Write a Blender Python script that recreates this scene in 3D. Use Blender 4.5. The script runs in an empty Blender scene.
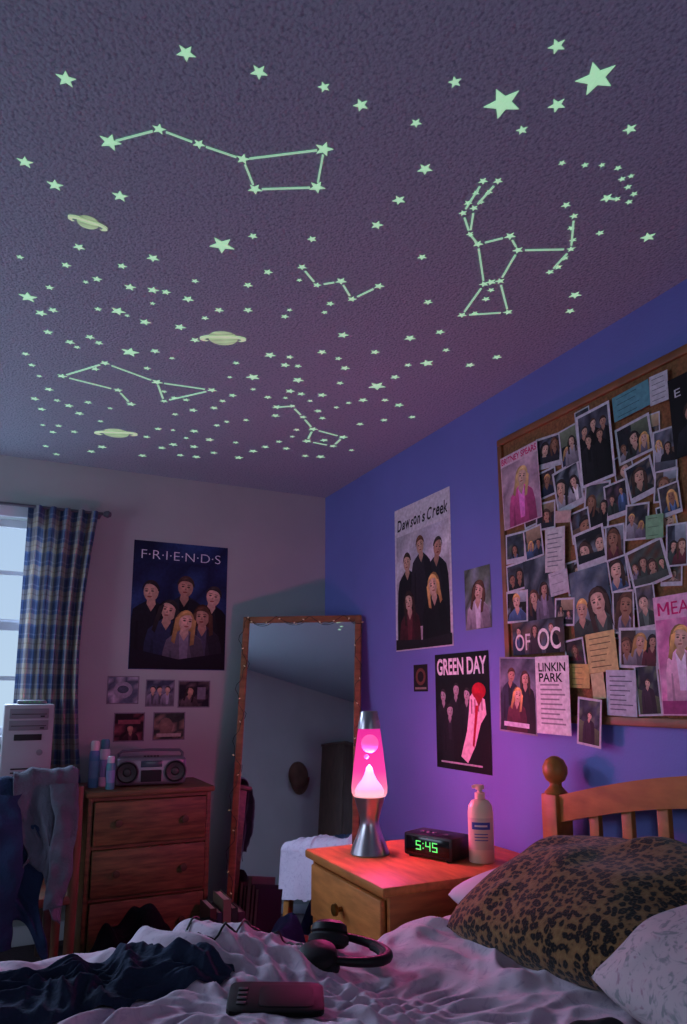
import bpy, bmesh, math, random
from mathutils import Vector, Matrix, noise
R = math.radians
PI = math.pi
SC = bpy.context.scene
C = SC.collection
random.seed(7)

# ------------------------------------------------------------------ camera
F = 700.0; PX = 343.5; PY = 578.0
PITCH = R(9.5); YAW = R(25.8)
CAM = Vector((0, 0, 1.2))
cd = bpy.data.cameras.new('camera'); cam = bpy.data.objects.new('camera', cd); C.objects.link(cam)
cam.location = CAM; cam.rotation_euler = (R(90) + PITCH, 0, -YAW)
cd.sensor_fit = 'VERTICAL'; cd.sensor_height = 36; cd.lens = F / 1024 * 36
cd.shift_y = (PY - 512) / 1024; cd.clip_start = .02
SC.camera = cam
cp, sp, cy, sy = math.cos(PITCH), math.sin(PITCH), math.cos(YAW), math.sin(YAW)
def ray(u, v):
    a = (u - PX) / F; b = -(v - PY) / F
    up = sp + b * cp; fw = cp - b * sp
    return Vector((a * cy + fw * sy, fw * cy - a * sy, up))
def on_x(u, v, X): d = ray(u, v); return CAM + d * ((X - CAM.x) / d.x)
def on_y(u, v, Y): d = ray(u, v); return CAM + d * ((Y - CAM.y) / d.y)
def on_z(u, v, Z): d = ray(u, v); return CAM + d * ((Z - CAM.z) / d.z)
def dep_z(u, v, Z): return (Z - CAM.z) / ray(u, v).z

XW, YW, ZC = 1.79, 3.97, 2.45       # blue wall, back wall, ceiling
XL, YF = -1.75, -1.3                # left wall, wall behind

# ------------------------------------------------------------------ materials
def lin(h):
    h = h.lstrip('#'); o = []
    for i in (0, 2, 4):
        c = int(h[i:i+2], 16) / 255
        o.append(c / 12.92 if c <= .04045 else ((c + .055) / 1.055) ** 2.4)
    return (o[0], o[1], o[2], 1)
MC = {}
def mat(name, col, rough=.6, amt=.12, scale=8, metal=0, emis=None, es=0, bump=0, bscale=60, spec=.5, stretch=(1, 1, 1), emix=False):
    if name in MC: return MC[name]
    m = bpy.data.materials.new(name); m.use_nodes = True
    nt = m.node_tree; b = nt.nodes['Principled BSDF']
    c = lin(col) if isinstance(col, str) else col
    tc = nt.nodes.new('ShaderNodeTexCoord'); mp = nt.nodes.new('ShaderNodeMapping'); mp.inputs['Scale'].default_value = stretch
    nt.links.new(tc.outputs['Object'], mp.inputs['Vector'])
    n = nt.nodes.new('ShaderNodeTexNoise'); n.inputs['Scale'].default_value = scale; n.inputs['Detail'].default_value = 4
    nt.links.new(mp.outputs[0], n.inputs['Vector'])
    r = nt.nodes.new('ShaderNodeValToRGB')
    r.color_ramp.elements[0].position = .3; r.color_ramp.elements[1].position = .7
    r.color_ramp.elements[0].color = tuple(x * (1 - amt) for x in c[:3]) + (1,)
    r.color_ramp.elements[1].color = tuple(min(1, x * (1 + amt)) for x in c[:3]) + (1,)
    nt.links.new(n.outputs['Fac'], r.inputs['Fac']); nt.links.new(r.outputs[0], b.inputs['Base Color'])
    b.inputs['Roughness'].default_value = rough; b.inputs['Metallic'].default_value = metal
    b.inputs['Specular IOR Level'].default_value = spec
    if emis:
        b.inputs['Emission Color'].default_value = lin(emis) if isinstance(emis, str) else emis
        b.inputs['Emission Strength'].default_value = es
        if emix: nt.links.new(r.outputs[0], b.inputs['Emission Color'])
    if bump:
        n2 = nt.nodes.new('ShaderNodeTexNoise'); n2.inputs['Scale'].default_value = bscale; n2.inputs['Detail'].default_value = 3
        nt.links.new(mp.outputs[0], n2.inputs['Vector'])
        bp = nt.nodes.new('ShaderNodeBump'); bp.inputs['Strength'].default_value = bump; bp.inputs['Distance'].default_value = .01
        nt.links.new(n2.outputs['Fac'], bp.inputs['Height']); nt.links.new(bp.outputs[0], b.inputs['Normal'])
    MC[name] = m; return m
G = lin
def print_mat():
    m = bpy.data.materials.new('printed_paper'); m.use_nodes = True; nt = m.node_tree; b = nt.nodes['Principled BSDF']
    at = nt.nodes.new('ShaderNodeAttribute'); at.attribute_name = 'col'
    tc = nt.nodes.new('ShaderNodeTexCoord'); n = nt.nodes.new('ShaderNodeTexNoise'); n.inputs['Scale'].default_value = 55; n.inputs['Detail'].default_value = 3
    nt.links.new(tc.outputs['Object'], n.inputs['Vector'])
    mr = nt.nodes.new('ShaderNodeMapRange'); mr.inputs[1].default_value = .3; mr.inputs[2].default_value = .7; mr.inputs[3].default_value = .82; mr.inputs[4].default_value = 1.18
    nt.links.new(n.outputs['Fac'], mr.inputs[0])
    mx = nt.nodes.new('ShaderNodeMixRGB'); mx.blend_type = 'MULTIPLY'; mx.inputs[0].default_value = 1
    nt.links.new(at.outputs['Color'], mx.inputs[1]); nt.links.new(mr.outputs[0], mx.inputs[2]); nt.links.new(mx.outputs[0], b.inputs['Base Color'])
    b.inputs['Roughness'].default_value = .65; b.inputs['Specular IOR Level'].default_value = .25; return m
PRINT = print_mat()

oak = mat('orange_oak', '#a8622f', .45, .28, 7, bump=.08, bscale=30, stretch=(1, 1, 6), spec=.3)
oak_h = mat('orange_oak_flat', '#b8733c', .5, .25, 7, bump=.06, bscale=30, stretch=(5, 1, 5), spec=.25)
oakd = mat('dresser_oak', '#65482e', .5, .42, 9, bump=.10, bscale=30, stretch=(1, 4, 7), spec=.3)
bedw = mat('bed_oak', '#a0652f', .45, .25, 8, bump=.06, bscale=30, stretch=(5, 1, 3), spec=.3)
frame_oak = mat('frame_oak', '#8a5630', .5, .25, 12)
mirror_oak = mat('mirror_oak', '#8c6040', .55, .28, 7, bump=.08, bscale=30, stretch=(1, 1, 6), spec=.3)
brass = mat('aged_brass', '#7a5526', .35, .1, 20, metal=.8)
bronze = mat('dull_bronze', '#4a3424', .5, .1, 20, metal=.4)
black = mat('black_plastic', '#0c0c0f', .38, .1, 20)
blackm = mat('black_soft', '#131318', .8, .2, 20)
silver = mat('brushed_silver', '#7c7b84', .38, .1, 30, metal=.6)
greyp = mat('grey_plastic', '#55555f', .5, .1, 20)
whitep = mat('white_plastic', '#d8d6d0', .45, .05, 20)
beigep = mat('beige_plastic', '#8a8b90', .5, .06, 10)
bezelp = mat('bezel_plastic', '#94959a', .5, .06, 10)
bayp = mat('bay_plastic', '#6a6b72', .5, .06, 10)
whitepaint = mat('white_paint', '#cfd2d8', .5, .05, 6)

# ------------------------------------------------------------------ mesh builder
class B:
    def __init__(s): s.bm = bmesh.new(); s.mats = []; s.z = .0002; s.cl = None
    def mi(s, m):
        if m not in s.mats: s.mats.append(m)
        return s.mats.index(m)
    def box(s, lo, hi, m, bev=0, M=None, seg=2):
        lo = Vector(lo); hi = Vector(hi)
        T = Matrix.Translation((lo + hi) / 2) @ Matrix.Diagonal(((hi.x-lo.x), (hi.y-lo.y), (hi.z-lo.z), 1))
        if M: T = M @ T
        r = bmesh.ops.create_cube(s.bm, size=1, matrix=T)
        fs = set(f for v in r['verts'] for f in v.link_faces); i = s.mi(m)
        for f in fs: f.material_index = i
        if bev:
            es = list(set(e for v in r['verts'] for e in v.link_edges))
            bmesh.ops.bevel(s.bm, geom=es, offset=bev, segments=seg, affect='EDGES', profile=.5)
        return s
    def slab(s, hx, hy_, prof, m, p=5.0, n=48):      # rounded slab: profile of (inset, z)
        i = s.mi(m); rings = []
        for ins, z in prof:
            rg = []
            for k in range(n):
                a = 2*PI*k/n; c_, s2 = math.cos(a), math.sin(a); q = (abs(c_)**p + abs(s2)**p)**(-1/p)
                rg.append(s.bm.verts.new((c_*q*(hx-ins), s2*q*(hy_-ins), z)))
            rings.append(rg)
        for A, Bq in zip(rings, rings[1:]):
            for k in range(n): s.bm.faces.new([A[k], A[(k+1) % n], Bq[(k+1) % n], Bq[k]]).material_index = i
        s.bm.faces.new(rings[0]).material_index = i; s.bm.faces.new(rings[-1]).material_index = i
        return s
    def lathe(s, prof, m, M=None, n=24, sx=1, sy_=1, a0=0, a1=2*PI):
        M = M or Matrix(); i = s.mi(m); rings = []; full = abs(a1 - a0 - 2*PI) < 1e-6
        k = n if full else n + 1
        for (r, z) in prof:
            if r < 1e-5: rings.append([s.bm.verts.new(M @ Vector((0, 0, z)))])
            else: rings.append([s.bm.verts.new(M @ Vector((sx*r*math.cos(a0+(a1-a0)*j/n), sy_*r*math.sin(a0+(a1-a0)*j/n), z))) for j in range(k)])
        for A, Bq in zip(rings, rings[1:]):
            for j in range(n):
                j2 = (j+1) % k
                if len(A) == 1 and len(Bq) == 1: continue
                if len(A) == 1: q = [A[0], Bq[j2], Bq[j]]
                elif len(Bq) == 1: q = [A[j], A[j2], Bq[0]]
                else: q = [A[j], A[j2], Bq[j2], Bq[j]]
                f = s.bm.faces.new(q); f.material_index = i
        return s
    def tube(s, pts, r, m, n=8, closed=False, cap=True):
        i = s.mi(m); pts = [Vector(p) for p in pts]; N = len(pts); rings = []
        up = Vector((0, 0, 1)); prev = None
        for k, p in enumerate(pts):
            a = pts[(k-1) % N] if (closed or k > 0) else p; b = pts[(k+1) % N] if (closed or k < N-1) else p
            t = (b - a).normalized()
            if prev is None:
                x = t.cross(up)
                if x.length < 1e-3: x = t.cross(Vector((1, 0, 0)))
            else: x = prev - t * prev.dot(t)
            x.normalize(); prev = x; y = t.cross(x)
            rr = r[k] if isinstance(r, (list, tuple)) else r
            rings.append([s.bm.verts.new(p + x*rr*math.cos(2*PI*j/n) + y*rr*math.sin(2*PI*j/n)) for j in range(n)])
        for k in range(N if closed else N-1):
            A = rings[k]; Bq = rings[(k+1) % N]
            for j in range(n):
                f = s.bm.faces.new([A[j], A[(j+1) % n], Bq[(j+1) % n], Bq[j]]); f.material_index = i
        if cap and not closed:
            for rg in (rings[0], rings[-1]):
                f = s.bm.faces.new(rg); f.material_index = i
        return s
    def grid(s, fn, nu, nv, m, uv=None):
        i = s.mi(m); V = [[s.bm.verts.new(fn(a/nu, b/nv)) for b in range(nv+1)] for a in range(nu+1)]
        L = s.bm.loops.layers.uv.verify() if uv else None
        for a in range(nu):
            for b in range(nv):
                f = s.bm.faces.new([V[a][b], V[a+1][b], V[a+1][b+1], V[a][b+1]]); f.material_index = i
                if uv:
                    for lp, (aa, bb) in zip(f.loops, ((a, b), (a+1, b), (a+1, b+1), (a, b+1))): lp[L].uv = uv(aa/nu, bb/nv)
        return s
    def build(s, name, parent=None, loc=None, rot=None, M=None, flat=False, dbl=False, sharp=38):
        if dbl: bmesh.ops.remove_doubles(s.bm, verts=s.bm.verts, dist=1e-5)
        if not flat: bmesh.ops.recalc_face_normals(s.bm, faces=s.bm.faces)
        me = bpy.data.meshes.new(name); s.bm.to_mesh(me); s.bm.free()
        for m in s.mats: me.materials.append(m)
        if not flat:
            for p in me.polygons: p.use_smooth = True
            me.set_sharp_from_angle(angle=R(sharp))
        o = bpy.data.objects.new(name, me); C.objects.link(o)
        if parent: o.parent = parent
        if loc is not None: o.location = loc
        if rot is not None: o.rotation_euler = rot
        if M is not None: o.matrix_world = M
        return o
def mul(c, k): return (min(1, max(0, c[0]*k)), min(1, max(0, c[1]*k)), min(1, max(0, c[2]*k)), 1)
class PB(B):     # flat printed sheet: x right, y up, z out of the sheet; colour per corner
    def __init__(s):
        B.__init__(s); s.cl = s.bm.loops.layers.float_color.new('col'); s.mi(PRINT); s.rn = random.Random(5)
    def face(s, pts, cols):
        f = s.bm.faces.new([s.bm.verts.new((x, y, s.z)) for x, y in pts])
        for lp, c in zip(f.loops, cols): lp[s.cl] = c
    def poly(s, pts, c, clip=None, grad=.25, jit=.06):
        if clip: pts = [(min(max(x, clip[0]), clip[2]), min(max(y, clip[1]), clip[3])) for x, y in pts]
        q = []
        for p in pts:
            if not q or (abs(p[0]-q[-1][0]) + abs(p[1]-q[-1][1])) > 1e-6: q.append(p)
        if len(q) > 2 and (abs(q[0][0]-q[-1][0]) + abs(q[0][1]-q[-1][1])) < 1e-6: q.pop()
        if len(q) < 3: return s
        ar = sum(q[k][0]*q[(k+1) % len(q)][1] - q[(k+1) % len(q)][0]*q[k][1] for k in range(len(q)))
        if abs(ar) < 1e-9: return s
        if ar < 0: q.reverse()
        ys = [p[1] for p in q]; y0, y1 = min(ys), max(ys)
        s.face(q, [mul(c, 1 + grad*((p[1]-y0)/(y1-y0+1e-9)*2-1) + s.rn.uniform(-jit, jit)) for p in q]); s.z += .00003; return s
    def rect(s, x0, y0, x1, y1, c, clip=None, grad=.04): return s.poly([(x0, y0), (x1, y0), (x1, y1), (x0, y1)], c, clip, grad, .02)
    def scene(s, x0, y0, x1, y1, cs, seed=1, n=5, m=6):     # soft blotchy background
        r_ = random.Random(seed); V = [[mul(r_.choice(cs), r_.uniform(.6, 1.35)) for _ in range(m+1)] for _ in range(n+1)]
        for a in range(n):
            for b in range(m):
                P_ = lambda i, j: (x0+(x1-x0)*i/n, y0+(y1-y0)*j/m)
                s.face([P_(a, b), P_(a+1, b), P_(a+1, b+1), P_(a, b+1)], [V[a][b], V[a+1][b], V[a+1][b+1], V[a][b+1]])
        s.z += .00003; return s
    def ell(s, x, y, rx, ry, c, clip=None, n=16, hi=1.12, lo=.72, ox=-.25, oy=.2):
        cl = clip or (-9, -9, 9, 9); K = lambda p: (min(max(p[0], cl[0]), cl[2]), min(max(p[1], cl[1]), cl[3]))
        ctr = K((x + ox*rx, y + oy*ry)); pts = [K((x + rx*math.cos(2*PI*k/n), y + ry*math.sin(2*PI*k/n))) for k in range(n)]
        for k in range(n):
            p, q = pts[k], pts[(k+1) % n]
            if abs((p[0]-ctr[0])*(q[1]-ctr[1]) - (q[0]-ctr[0])*(p[1]-ctr[1])) < 1e-10: continue
            s.face([ctr, p, q], [mul(c, hi), mul(c, lo), mul(c, lo)])
        s.z += .00003; return s
    def text(s, t, x, y, w, h, c, off=0, shear=0):
        cu = bpy.data.curves.new('t', 'FONT'); cu.body = t; cu.offset = off; cu.shear = shear; o = bpy.data.objects.new('t', cu); C.objects.link(o)
        bpy.context.view_layer.update()
        me = bpy.data.meshes.new_from_object(o.evaluated_get(bpy.context.evaluated_depsgraph_get()))
        xs = [v.co.x for v in me.vertices]; ys = [v.co.y for v in me.vertices]
        x0, x1, y0, y1 = min(xs), max(xs), min(ys), max(ys)
        for p in me.polygons:
            q = [(x - w/2 + (me.vertices[k].co.x-x0)/(x1-x0)*w, y - h/2 + (me.vertices[k].co.y-y0)/(y1-y0)*h) for k in p.vertices]
            s.face(q, [c]*len(q))
        s.z += .00003
        bpy.data.objects.remove(o); bpy.data.curves.remove(cu); bpy.data.meshes.remove(me); return s
    def hand(s, t, x0, x1, y, h, c, seed=1):      # loose hand-lettered line
        r_ = random.Random(seed); wd = [.35 if ch_ in "' il" else (1.25 if ch_.isupper() or ch_ in 'wm' else .85) for ch_ in t]; tot = sum(wd); x = x0
        for ch_, k in zip(t, wd):
            a = (x1-x0)*k/tot
            if ch_ != ' ':
                hh = h*(1.0 if ch_.isupper() or ch_ in 'kdlt' else .68)*r_.uniform(.92, 1.1)
                if ch_ == "'": s.poly([(x+a*.4, y+h*.95), (x+a*.8, y+h*.95), (x+a*.4, y+h*.65)], c)
                else: s.text(ch_, x+a*.5, y+hh/2+r_.uniform(-.06, .06)*h, a*.92, hh, c, r_.uniform(.012, .03), r_.uniform(.05, .35))
            x += a
        return s
    def fig(s, x, y, r, hair, cloth, skin, longh, clip, face=True, wide=1):
        rn = s.rn; an = rn.uniform(-.28, .28); ca, sa = math.cos(an), math.sin(an); nx = rn.uniform(-.16, .16)   # head tilt and turn
        wf = rn.uniform(.94, 1.08); sh = rn.uniform(-.35, .35)
        q = lambda pts: [(x + a*r, y + b*r) for a, b in pts]
        def hp(a, b): b2 = b + 1.1; return (x + (a*ca - b2*sa)*r, y + (a*sa + b2*ca - 1.1)*r)
        H = lambda pts: [hp(a, b) for a, b in pts]
        def he(a, b, ra, rb, c, n=16, hi=1.12, lo=.72): p = hp(a, b); s.ell(p[0], p[1], ra*r, rb*r, c, clip, n, hi, lo)
        if longh: he(0, -.5, 1.15*wf, 1.7+sh*.5, hair, 16, 1.2, .6)
        w = wide
        s.poly(q([(-.4, -.9), (-1.2*w, -1.4+sh*.2), (-1.75*w, -1.85+sh*.4), (-2.05*w, -3.0+sh*.5), (-2.2*w, -5.5), (-2.2*w, -9), (2.2*w, -9), (2.2*w, -5.5), (2.05*w, -3.0-sh*.5), (1.75*w, -1.85-sh*.4), (1.2*w, -1.4-sh*.2), (.4, -.9)]), cloth, clip, .45, .12)
        s.poly(q([(.3, -1.1), (1.2*w, -1.45-sh*.2), (1.75*w, -1.9-sh*.4), (2.05*w, -3.0), (2.2*w, -9), (1.0*w, -9), (.9*w, -4)]), mul(cloth, .6), clip, .3)
        if rn.random() < .5: s.poly(q([(-.5, -1.2), (.5, -1.2), (.35, -4.5), (-.35, -4.5)]), mul(cloth, rn.choice([1.8, .4, 2.6])), clip, .2)
        s.poly(q([(-1.4*w, -3.0), (-1.2*w, -3.0), (-1.1*w, -6.5), (-1.5*w, -6.5)]), mul(cloth, .5), clip)
        s.poly([hp(-.36, -.6), hp(.36, -.6)] + q([(.45, -1.25), (0, -2.0), (-.45, -1.25)]), mul(skin, .74), clip, .2)
        he(0, 0, .74*wf, .98, skin, 18, 1.2, .74)
        if face: s.poly(H([(.18+nx, .5), (.68*wf, .35), (.66*wf, -.35), (.36, -.82), (.14, -.88), (.26+nx, -.3)]), mul(skin, .76), clip, .1)
        t_ = rn.uniform(1.0, 1.14); fr = rn.uniform(.32, .52)
        out = [(.88*wf*math.cos(a), .08 + t_*math.sin(a)) for a in [PI*k/10 for k in range(11)]]
        inn = [(.68*wf*math.cos(a), .26 + fr*math.sin(a) + .16*nx*math.cos(a)*8) for a in [PI*k/10 for k in range(11)]][::-1]
        hc = mul((hair[0]+.012, hair[1]+.009, hair[2]+.008, 1), rn.uniform(.9, 1.7))
        s.poly(H(out + inn), hc, clip, .45, .25)
        s.poly(H([(-.5, .80), (-.1, 1.0), (.1, .97), (-.25, .75)]), mul(hc, 1.9), clip, .1)
        if longh:
            for sg in (-1, 1): s.poly(H([(sg*.60, .5), (sg*1.05, .2), (sg*1.16, -2.0+sh), (sg*.76, -2.2+sh), (sg*.64, -.3)]), hc, clip, .4, .25)
        if face:
            dk = mul(skin, .14)
            for sg in (-1, 1):
                he(sg*.29+nx, .06, .15, .085, dk, 8); s.poly(H([(sg*.29+nx-.18, .23), (sg*.29+nx+.18, .23), (sg*.29+nx+.15, .31), (sg*.29+nx-.15, .31)]), mul(skin, .28), clip)
            he(nx, -.50, .24, .07+.03*rn.random(), mul((skin[0], skin[1]*.5, skin[2]*.5, 1), .5), 8); s.poly(H([(nx*1.3-.10, -.28), (nx*1.3+.13, -.28), (nx*1.2+.05, .05)]), mul(skin, .62), clip)
        return s
def tag(o, label=None, cat=None, group=None, kind=None):
    if label: o['label'] = label
    if cat: o['category'] = cat
    if group: o['group'] = group
    if kind: o['kind'] = kind
    return o
def thing(name, label, cat, loc=(0, 0, 0), rot=(0, 0, 0), group=None):
    o = bpy.data.objects.new(name, None); C.objects.link(o); o.empty_display_size = .05
    o.location = loc; o.rotation_euler = rot; return tag(o, label, cat, group)
RX = lambda a: Matrix.Rotation(a, 4, 'X'); RY = lambda a: Matrix.Rotation(a, 4, 'Y'); RZ = lambda a: Matrix.Rotation(a, 4, 'Z'); TR = lambda *p: Matrix.Translation(p)
BLUEB = Matrix(((0, 0, -1, 0), (-1, 0, 0, 0), (0, 1, 0, 0), (0, 0, 0, 1)))
BACKB = Matrix(((1, 0, 0, 0), (0, 0, -1, 0), (0, 1, 0, 0), (0, 0, 0, 1)))

# ------------------------------------------------------------------ room
def ceiling_mat():
    m = bpy.data.materials.new('stippled_ceiling'); m.use_nodes = True; nt = m.node_tree; b = nt.nodes['Principled BSDF']
    tc = nt.nodes.new('ShaderNodeTexCoord')
    n = nt.nodes.new('ShaderNodeTexNoise'); n.inputs['Scale'].default_value = 100; n.inputs['Detail'].default_value = 2; n.inputs['Roughness'].default_value = .5
    n2 = nt.nodes.new('ShaderNodeTexVoronoi'); n2.inputs['Scale'].default_value = 115
    for q in (n, n2): nt.links.new(tc.outputs['Object'], q.inputs['Vector'])
    ad = nt.nodes.new('ShaderNodeMath'); ad.operation = 'SUBTRACT'; nt.links.new(n.outputs['Fac'], ad.inputs[0]); nt.links.new(n2.outputs['Distance'], ad.inputs[1])
    rp = nt.nodes.new('ShaderNodeValToRGB'); rp.color_ramp.elements[0].position = .34; rp.color_ramp.elements[1].position = .48
    rp.color_ramp.elements[0].color = (.255, .31, .37, 1); rp.color_ramp.elements[1].color = (.365, .43, .495, 1)
    nt.links.new(n.outputs['Fac'], rp.inputs['Fac']); nt.links.new(rp.outputs[0], b.inputs['Base Color'])
    bp = nt.nodes.new('ShaderNodeBump'); bp.inputs['Strength'].default_value = .55; bp.inputs['Distance'].default_value = .005
    nt.links.new(ad.outputs[0], bp.inputs['Height']); nt.links.new(bp.outputs[0], b.inputs['Normal'])
    b.inputs['Roughness'].default_value = .95; b.inputs['Specular IOR Level'].default_value = .1; return m
cream = mat('cream_wall_paint', '#aab1ae', .85, .05, 3, bump=.12, bscale=120)
blue = mat('periwinkle_wall_paint', '#7078c4', .8, .05, 3, bump=.12, bscale=120)
carpet = mat('brown_carpet', '#3c3038', .95, .3, 60, bump=.6, bscale=300)
def struct(name, b): return tag(b.build(name), kind='structure')
T = .12
struct('floor', B().box((XL-T, YF-T, -.1), (XW+T, YW+T, 0), carpet))
struct('ceiling', B().box((XL-T, YF-T, ZC), (XW+T, YW+T, ZC+.1), ceiling_mat()))
struct('wall_right', B().box((XW, YF-T, 0), (XW+T, YW+T, ZC), blue))
struct('wall_left', B().box((XL-T, YF-T, 0), (XL, YW+T, ZC), cream))
struct('wall_front', B().box((XL, YF-T, 0), (XW, YF, ZC), cream))
WX0, WX1, WZ0, WZ1 = -1.05, .13, 1.0, 2.12
b = B(); b.box((XL, YW, 0), (WX0, YW+T, ZC), cream); b.box((WX1, YW, 0), (XW, YW+T, ZC), cream)
b.box((WX0, YW, 0), (WX1, YW+T, WZ0), cream); b.box((WX0, YW, WZ1), (WX1, YW+T, ZC), cream); struct('wall_back', b)
b = B(); b.box((XL, YW-.015, 0), (XW-.015, YW, .09), whitepaint, .004); struct('baseboard_back', b)
b = B(); b.box((XW-.015, YF, 0), (XW, YW-.015, .09), whitepaint, .004); struct('baseboard_right', b)
b = B(); b.box((XL, YF, 0), (XL+.015, YW-.015, .09), whitepaint, .004); struct('baseboard_left', b)
# window
w = tag(bpy.data.objects.new('window_1', None), kind='structure'); C.objects.link(w); w.location = (0, YW, 0)
b = B()
for lo, hi in (((WX0-.07, -.02, WZ0-.07), (WX0, 0, WZ1+.07)), ((WX1, -.02, WZ0-.07), (WX1+.07, 0, WZ1+.07)), ((WX0, -.02, WZ1), (WX1, 0, WZ1+.07)), ((WX0-.1, -.06, WZ0-.04), (WX1+.1, 0, WZ0))): b.box(lo, hi, whitepaint, .004)
b.build('window_casing', w)
for (z0, z1, dy) in ((WZ0, 1.57, .03), (1.55, WZ1, .06)):
    b = B(); s_ = .04
    b.box((WX0, dy, z0), (WX0+s_, dy+.03, z1), whitepaint); b.box((WX1-s_, dy, z0), (WX1, dy+.03, z1), whitepaint)
    b.box((WX0+s_, dy, z0), (WX1-s_, dy+.03, z0+s_), whitepaint); b.box((WX0+s_, dy, z1-s_), (WX1-s_, dy+.03, z1), whitepaint)
    n = 4
    for k in range(1, n):
        x = WX0 + (WX1-WX0)*k/n; b.box((x-.011, dy+.005, z0+s_), (x+.011, dy+.025, z1-s_), whitepaint)
    b.box((WX0+s_, dy+.006, (z0+z1)/2-.011), (WX1-s_, dy+.024, (z0+z1)/2+.011), whitepaint)
    b.build('sash', w)

# ------------------------------------------------------------------ glow stars
gs = mat('glow_star_plastic', '#c9e8c4', .6, .05, 5, emis=(.42, .90, .52, 1), es=.62)
gl = mat('glow_strip_plastic', '#c9e8c4', .6, .05, 5, emis=(.38, .85, .52, 1), es=.5)
gp = mat('glow_planet_plastic', (.42, .60, .34, 1), .6, .42, 9, emis=(.50, .78, .32, 1), es=.5, stretch=(1, 9, 1), emix=True)
gp2 = mat('glow_ring_plastic', (.62, .80, .52, 1), .6, .1, 14, emis=(.60, .82, .48, 1), es=.5)
bm = bmesh.new()
def starring(k, z): return [bm.verts.new(((k if j % 2 == 0 else k*.43)*math.sin(j*PI/5), (k if j % 2 == 0 else k*.43)*math.cos(j*PI/5), z)) for j in range(10)]
r0 = starring(1, 0); r1 = starring(.96, -.06); ctr = bm.verts.new((0, 0, -.09))
for j in range(10):
    k = (j+1) % 10; bm.faces.new([r0[j], r0[k], r1[k], r1[j]]); bm.faces.new([r1[j], r1[k], ctr])
bmesh.ops.recalc_face_normals(bm, faces=bm.faces)
STAR = bpy.data.meshes.new('glow_star'); bm.to_mesh(STAR); bm.free(); STAR.materials.append(gs)
placed = []
def star(u, v, rpx, label, group=None):
    p = on_z(u, v, ZC); d = dep_z(u, v, ZC); r = max(rpx * d / F, .006)
    o = bpy.data.objects.new('glow_star', STAR); C.objects.link(o); o.location = (p.x, p.y, ZC)
    o.scale = (r*1.02, r*1.02, min(r, .03)); o.rotation_euler = (0, 0, -YAW + random.uniform(-.35, .35)); placed.append((u, v, rpx)); return tag(o, label, 'glow star', group)
ORD = ['first', 'second', 'third', 'fourth', 'fifth', 'sixth', 'seventh', 'eighth', 'ninth', 'tenth', 'eleventh', 'twelfth', 'thirteenth', 'fourteenth', 'fifteenth', 'sixteenth', 'seventeenth', 'eighteenth', 'nineteenth', 'twentieth', 'twenty-first', 'twenty-second', 'twenty-third', 'twenty-fourth', 'twenty-fifth', 'twenty-sixth', 'twenty-seventh', 'twenty-eighth', 'twenty-ninth', 'thirtieth']
def constellation(desc, stars, lines):
    srt = sorted(range(len(stars)), key=lambda i: stars[i][0])
    for rank, i in enumerate(srt):
        u, v, r = stars[i]; star(u, v, r, '%s glow star from left in the %s' % (ORD[rank], desc), 'stars of the ' + desc)
    segs = sorted(lines, key=lambda s_: (s_[0]+s_[2])/2)
    for rank, (u0, v0, u1, v1) in enumerate(segs):
        p = on_z(u0, v0, ZC); q = on_z(u1, v1, ZC); d = q - p; L = d.length; d.normalize()
        dd = dep_z((u0+u1)/2, (v0+v1)/2, ZC); g = 7*dd/F if L > 20*dd/F else 2*dd/F; wd = .95*dd/F
        b = B(); b.box((g, -wd, -.0025), (L-g, wd, 0), gl)
        o = b.build('glow_strip', loc=(p.x, p.y, ZC), rot=(0, 0, math.atan2(d.y, d.x)))
        tag(o, '%s glow strip from left in the %s' % (ORD[rank], desc), 'glow strip', 'strips of the ' + desc)
A = [(110, 142, 11), (159, 129, 7), (199, 144, 6.5), (243, 159, 7), (324, 149, 9.5), (317, 187, 8.5), (255, 189, 7.5)]
L = lambda pts, prs: [(pts[i][0], pts[i][1], pts[j][0], pts[j][1]) for i, j in prs]
constellation('large long-handled dipper at upper left', A, L(A, [(0, 1), (1, 2), (2, 3), (3, 4), (4, 5), (5, 6), (6, 3)]))
Bz = [(302, 267, 5), (317, 285, 4.5), (341, 281, 6), (352, 299, 5), (379, 286, 5.5)]
constellation('small zigzag in the middle of ceiling', Bz, L(Bz, [(0, 1), (1, 2), (2, 3), (3, 4)]))
Cc = [(62, 376, 5), (105, 363, 5), (157, 382, 6), (212, 390, 5), (164, 401, 4), (118, 390, 4.5), (131, 404, 5)]
constellation('wide line figure above the curtain', Cc, L(Cc, [(0, 1), (1, 2), (2, 3), (2, 4), (4, 3), (0, 5), (5, 6)]))
D = [(277, 407, 5), (292, 406, 4), (303, 417, 4), (313, 429, 5), (343, 437, 5), (333, 446, 4), (307, 441, 5)]
constellation('little dipper shape near the back wall', D, L(D, [(0, 1), (1, 2), (2, 3), (3, 4), (4, 5), (5, 6), (6, 3)]))
E = [(483, 181, 5), (498, 181, 5), (476, 193, 4), (489, 192, 4), (468, 203, 4.5), (481, 202, 3.5), (463, 213, 4.5), (474, 208, 4.5), (470, 234, 4), (478, 244, 5.5), (510, 236, 6), (518, 250, 5.5), (484, 284, 5), (491, 282, 5.5), (500, 281, 5), (491, 290, 4), (486, 299, 4.5), (462, 315, 5), (508, 312, 5), (475, 313, 3.5),
     (571, 249, 4.5), (573, 240, 4), (571, 228, 4), (574, 216, 4.5), (566, 205, 5), (565, 258, 4), (558, 267, 4.5), (550, 272, 4.5)]
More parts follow.
